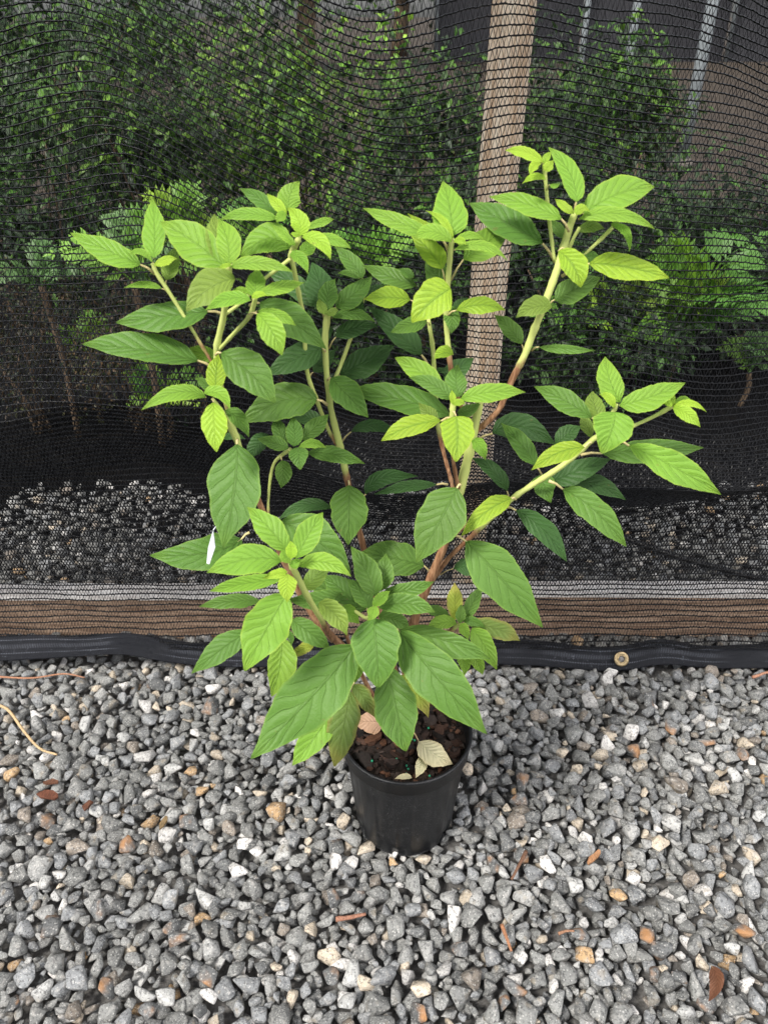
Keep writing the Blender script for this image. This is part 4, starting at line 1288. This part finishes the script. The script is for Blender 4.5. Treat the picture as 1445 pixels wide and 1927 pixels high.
NS, NU = 52, 5
def make_leaf(b, m, t, wa, wb, yoff, kind, tilt, stalk, r, name='leaf', parent=None, z0=None, mats=None, fold=None):
    b, m, t = np.array(b, float), np.array(m, float), np.array(t, float)
    P0 = at_y(b[0], b[1], Y0 + yoff / 100)
    zb = depth_of(P0)
    s = np.linspace(0, 1, NS); s = s + .022 * np.sin(2 * math.pi * s) * -1 * 0 ; s = 1 - (1 - s) ** 1.25
    c = 2 * m - .5 * (b + t)                     # control point so that the curve passes m half way
    mid = ((1 - s) ** 2)[:, None] * b + (2 * s * (1 - s))[:, None] * c + (s ** 2)[:, None] * t
    tan = np.gradient(mid, axis=0); tan /= np.linalg.norm(tan, axis=1)[:, None]
    left = np.stack([tan[:, 1], -tan[:, 0]], 1)  # left-hand side of travel on the picture
    shift = r.uniform(-.10, .14); full = r.uniform(.86, 1.05)
    if (wa + wb) > .62 * np.linalg.norm(t - b): shift -= .22; full *= .85
    w = prof_w(s, shift, full)
    Lp = np.linalg.norm(np.diff(mid, axis=0), axis=1).sum() * zb / F
    te, ta = math.tan(R(tilt)), math.tan(R(r.uniform(-14, 14)))
    fold = fold if fold is not None else r.uniform(.06, .42)
    bow = r.uniform(.02, .16); wav = r.uniform(.02, .16); tw = r.uniform(-.35, .35); ph = r.uniform(0, 6.28)
    eda = .05 * np.sin(s * r.uniform(7, 13) + r.uniform(0, 6)) + .03 * np.sin(s * r.uniform(18, 30) + r.uniform(0, 6))
    edb = .05 * np.sin(s * r.uniform(7, 13) + r.uniform(0, 6)) + .03 * np.sin(s * r.uniform(18, 30) + r.uniform(0, 6))
    nv = 7.5
    V, UVs = [], []
    for i in range(NS):
        for j in range(-NU, NU + 1):
            u = j / NU
            ww = (wa if u > 0 else wb) * w[i] * (1 + (eda if u > 0 else edb)[i])
            tooth = 0.0
            if abs(j) == NU and 2 < i < NS - 2: tooth = (1.7 if i % 2 else -1.7) * r.uniform(.6, 1.3) * min(1.0, ww / 10)
            p2 = mid[i] + left[i] * (u * ww + math.copysign(tooth, u) * (abs(j) == NU))
            dx, dy = (p2 - b) * zb / F
            lat = abs(u) * ww * zb / F
            q_ = s[i] * nv - (abs(u) ** .85) * 2.3 + (.42 if u > 0 else 0)
            quilt = .00034 * math.cos(2 * math.pi * q_) * math.sin(math.pi * min(1, abs(u) * 1.05)) * min(1, Lp / .09)
            dz = (-dy) * te + dx * ta - fold * lat - bow * Lp * 4 * s[i] * (1 - s[i]) + .16 * lat * lat / (.02 + lat) + wav * lat * abs(u) * math.sin(s[i] * 11 + ph + 1.7 * (u > 0)) + tw * (s[i] - .3) * u * ww * zb / F + quilt
            V.append(at_depth(p2[0], p2[1], zb + dz)); UVs.append((.5 + u * .5, s[i]))
    m_ = 2 * NU + 1
    fs = [(i * m_ + k, i * m_ + k + 1, (i + 1) * m_ + k + 1, (i + 1) * m_ + k) for i in range(NS - 1) for k in range(m_ - 1)]
    # the upper side faces up / towards the lens
    n_leaf = len(fs); nvl = len(V)
    V = list(V)
    Vm = np.array(V)
    pm = [Vm[i * m_ + NU] for i in (0, 1, 3, 6, 10, 15, 21, 28, 36)]
    # stalk continues as a raised midrib under the blade
    pts = [np.array(p) + FWD * (.0012 if k_ else .0006) for k_, p in enumerate(pm)]
    rad = [.0010 * max(.35, min(1, Lp / .08)) * (1 - .09 * k) for k in range(len(pts))]
    if stalk is not None:
        ps = at_y(stalk[0], stalk[1], Y0 + yoff / 100 + .004)
        # keep the stalk's far end near the blade's own depth
        mid_s = (ps + pts[0]) / 2 + np.array([0, 0, .0015])
        pts = [ps, mid_s] + pts; rad = [.0017 * max(.5, min(1, Lp / .08)), .0013 * max(.5, min(1, Lp / .08))] + rad
    TV, TF = tube(pts, rad, 6, True)
    me = bpy.data.meshes.new(name)
    allf = fs + [tuple(i + nvl for i in f) for f in TF]
    me.from_pydata([tuple(v) for v in V] + [tuple(v) for v in TV], [], allf)
    uvl = me.uv_layers.new(name='UVMap')
    UV = np.array(UVs + [(.5, .02)] * len(TV), dtype=np.float32)
    li = np.zeros(len(me.loops), dtype=np.int32); me.loops.foreach_get('vertex_index', li)
    uvl.data.foreach_set('uv', UV[li].ravel())
    me.polygons.foreach_set('use_smooth', [True] * len(me.polygons))
    me.materials.append(mats[0] if mats else M_LEAF[kind]); me.materials.append(mats[1] if mats else M_STALK)
    mi = np.zeros(len(me.polygons), dtype=np.int32); mi[n_leaf:] = 1
    me.polygons.foreach_set('material_index', mi)
    me.update()
    o = bpy.data.objects.new(name, me); COL.objects.link(o)
    if parent:
        o.parent = parent; o.matrix_parent_inverse = Matrix.Translation(-Vector(parent.location))
    return o

lr = random.Random(77)
for line in LEAVES.strip().splitlines():
    a = line.split()
    f = [float(x) for x in a[:9]]
    stalk = (float(a[11]), float(a[12])) if len(a) > 12 else None
    make_leaf(f[0:2], f[2:4], f[4:6], f[6], f[7], f[8], a[9], float(a[10]) + lr.uniform(-4, 4), stalk, lr, parent=shrub)

# white plant tag hanging on the left stem
P4 = [at_y(401, 998, Y0 - .03), at_y(405, 1030, Y0 - .032), at_y(394, 1062, Y0 - .035), at_y(389, 1060, Y0 - .034), at_y(392, 1030, Y0 - .031)]
mb = MB(); off = np.array([.0004, .0008, 0])
mb.add([p for p in P4] + [p + off for p in P4], [(0, 1, 2, 3, 4), (9, 8, 7, 6, 5)] + [(i, i + 5, (i + 1) % 5 + 5, (i + 1) % 5) for i in range(5)])
mb.add(*tube(catmull([P4[0] + off * .5, at_y(430, 960, Y0 - .02), at_y(470, 915, Y0 - .006)], 4), .0005, 5))
tag(link('plant_tag', mb.mesh('plant_tag', False), None, mat_plain('white_tag', (.72, .76, .80), .45, .4, 50, .05)), 'narrow white plant tag hanging beneath the large drooping leaf', 'plant tag')

# ================================================================ SMALL THINGS
M_DRY = mat_leaf('cream_fallen_leaf', (.62, .58, .34), (.55, .60, .30), (.60, .50, .25), (.60, .56, .36), .12, vein_amt=.5, tipcol=(.55, .40, .20))
M_TAN = mat_leaf('tan_dead_leaf', (.50, .32, .20), (.36, .20, .11), (.45, .28, .16), (.45, .30, .2), .1, vein_amt=.5, tipcol=(.38, .20, .10))
M_BRN = mat_leaf('brown_dead_leaf', (.14, .055, .03), (.07, .03, .02), (.10, .04, .02), (.12, .05, .03), .05, vein_amt=.5)
M_DSTK = mat_plain('dry_stalk', (.40, .30, .16), .7, .2, 300, .3)
def fallen(lab, b, m, t, wa, wb, z, mat, tilt, stalk=None, fold=.12):
    p = at_ground(b[0], b[1], z)
    o = make_leaf(b, m, t, wa, wb, (p[1] - Y0) * 100, 'L', tilt, stalk, lr, 'fallen_leaf', None, None, (mat, M_DSTK), fold)
    return tag(o, lab, 'leaf', 'fallen leaves')
fallen('larger cream fallen leaf lying on the bark at the right of the pot', (788, 1396), (815, 1418), (851, 1438), 20, 22, SOIL_Z + .017, M_DRY, 44, (776, 1375))
fallen('narrow cream fallen leaf lying on the bark beside the larger one', (797, 1416), (792, 1440), (782, 1464), 10, 9, SOIL_Z + .012, M_DRY, 44)
fallen('dry tan fallen leaf on the bark under the hanging green leaves', (722, 1362), (696, 1358), (666, 1360), 22, 18, SOIL_Z + .013, M_TAN, 40)
fallen('pale green leaf scrap on the bark at the front rim of the pot', (775, 1464), (760, 1462), (742, 1466), 4, 6, SOIL_Z + .009, M_DRY, 46)
fallen('brown curled dead leaf on the gravel near the lower right corner', (1338, 1818), (1348, 1850), (1332, 1885), 12, 13, .016, M_BRN, 40, None, .4)

def twig(lab, pts, w, col, z=.014):
    P = [at_ground(x, y, z + dz) for x, y, dz in pts]
    zc = depth_of(P[0])
    pp = catmull(P, 5)
    mb = MB(); mb.add(*tube(pp, np.linspace(w, w * .6, len(pp)) * zc / F, 7, True, .25))
    return tag(link('twig', mb.mesh('twig'), None, mat_plain('twig_wood', col, .8, .2, 500, .4, .0005)), lab, 'twig', 'twigs on the gravel')
twig('long pale bent twig on the gravel at the left edge', [(-20, 1322, 0), (15, 1335, .002), (45, 1375, .003), (75, 1408, .002), (108, 1420, 0)], 3.2, (.42, .30, .17))
twig('thin reddish twig on the gravel just below the net at the left', [(-10, 1273, 0), (60, 1276, .002), (120, 1268, .002), (160, 1275, 0)], 2.0, (.30, .15, .09))
twig('short reddish brown stick on the gravel below the pot', [(632, 1730, 0), (660, 1726, .001), (688, 1720, 0)], 5.0, (.24, .12, .08))
twig('short brown stick on the gravel at the lower centre, right of the pot', [(944, 1740, 0), (953, 1765, .001), (962, 1790, 0)], 4.0, (.27, .13, .07))
twig('dark forked looking twig on the gravel right of the pot', [(990, 1602, 0), (978, 1625, .002), (962, 1655, 0)], 4.0, (.13, .07, .045))
twig('small brown twig on the gravel at the lower right', [(1050, 1757, 0), (1065, 1752, .001), (1080, 1752, 0)], 3.0, (.24, .13, .08))
twig('reddish twig on the gravel below the net at the right edge', [(1415, 1275, 0), (1440, 1266, .001), (1460, 1262, 0)], 3.0, (.33, .17, .11))

def bark_piece(lab, px, py, L, W, rot, col):
    p = at_ground(px, py, .014); r_ = random.Random(px)
    mb = MB(); V = []
    for k in range(9):
        a = 2 * math.pi * k / 9; e = r_.uniform(.7, 1.1)
        x, y = L / 2 * math.cos(a) * e, W / 2 * math.sin(a) * e
        V.append((x * math.cos(rot) - y * math.sin(rot) + p[0], x * math.sin(rot) + y * math.cos(rot) + p[1], p[2] + r_.uniform(0, .003)))
    V2 = [(a, b, c - .003) for a, b, c in V]
    mb.add(V + V2, [tuple(range(9)), tuple(range(17, 8, -1))] + [(k, k + 9, (k + 1) % 9 + 9, (k + 1) % 9) for k in range(9)])
    return tag(link('bark_piece', mb.mesh('bark_piece', False), None, mat_plain('bark_piece', col, .8, .25, 260, .5, .0012, stretch=(3, .6, 1))), lab, 'bark', 'bark pieces on the gravel')
bark_piece('flat brown bark flake on the gravel left of the pot, topmost of the bark pieces', 96, 1472, .026, .009, .1, (.11, .05, .03))
bark_piece('wide dark brown bark piece on the gravel at the left', 92, 1497, .034, .015, -.2, (.10, .038, .022))
bark_piece('reddish bark piece wedged between pale stones at the left', 165, 1515, .018, .011, 1.2, (.09, .038, .022))
bark_piece('narrow olive brown bark sliver standing out left of the pot', 309, 1546, .024, .008, 1.2, (.16, .11, .055))
bark_piece('orange brown bark flake among the stones right of the pot', 1118, 1612, .03, .009, .7, (.27, .14, .07))
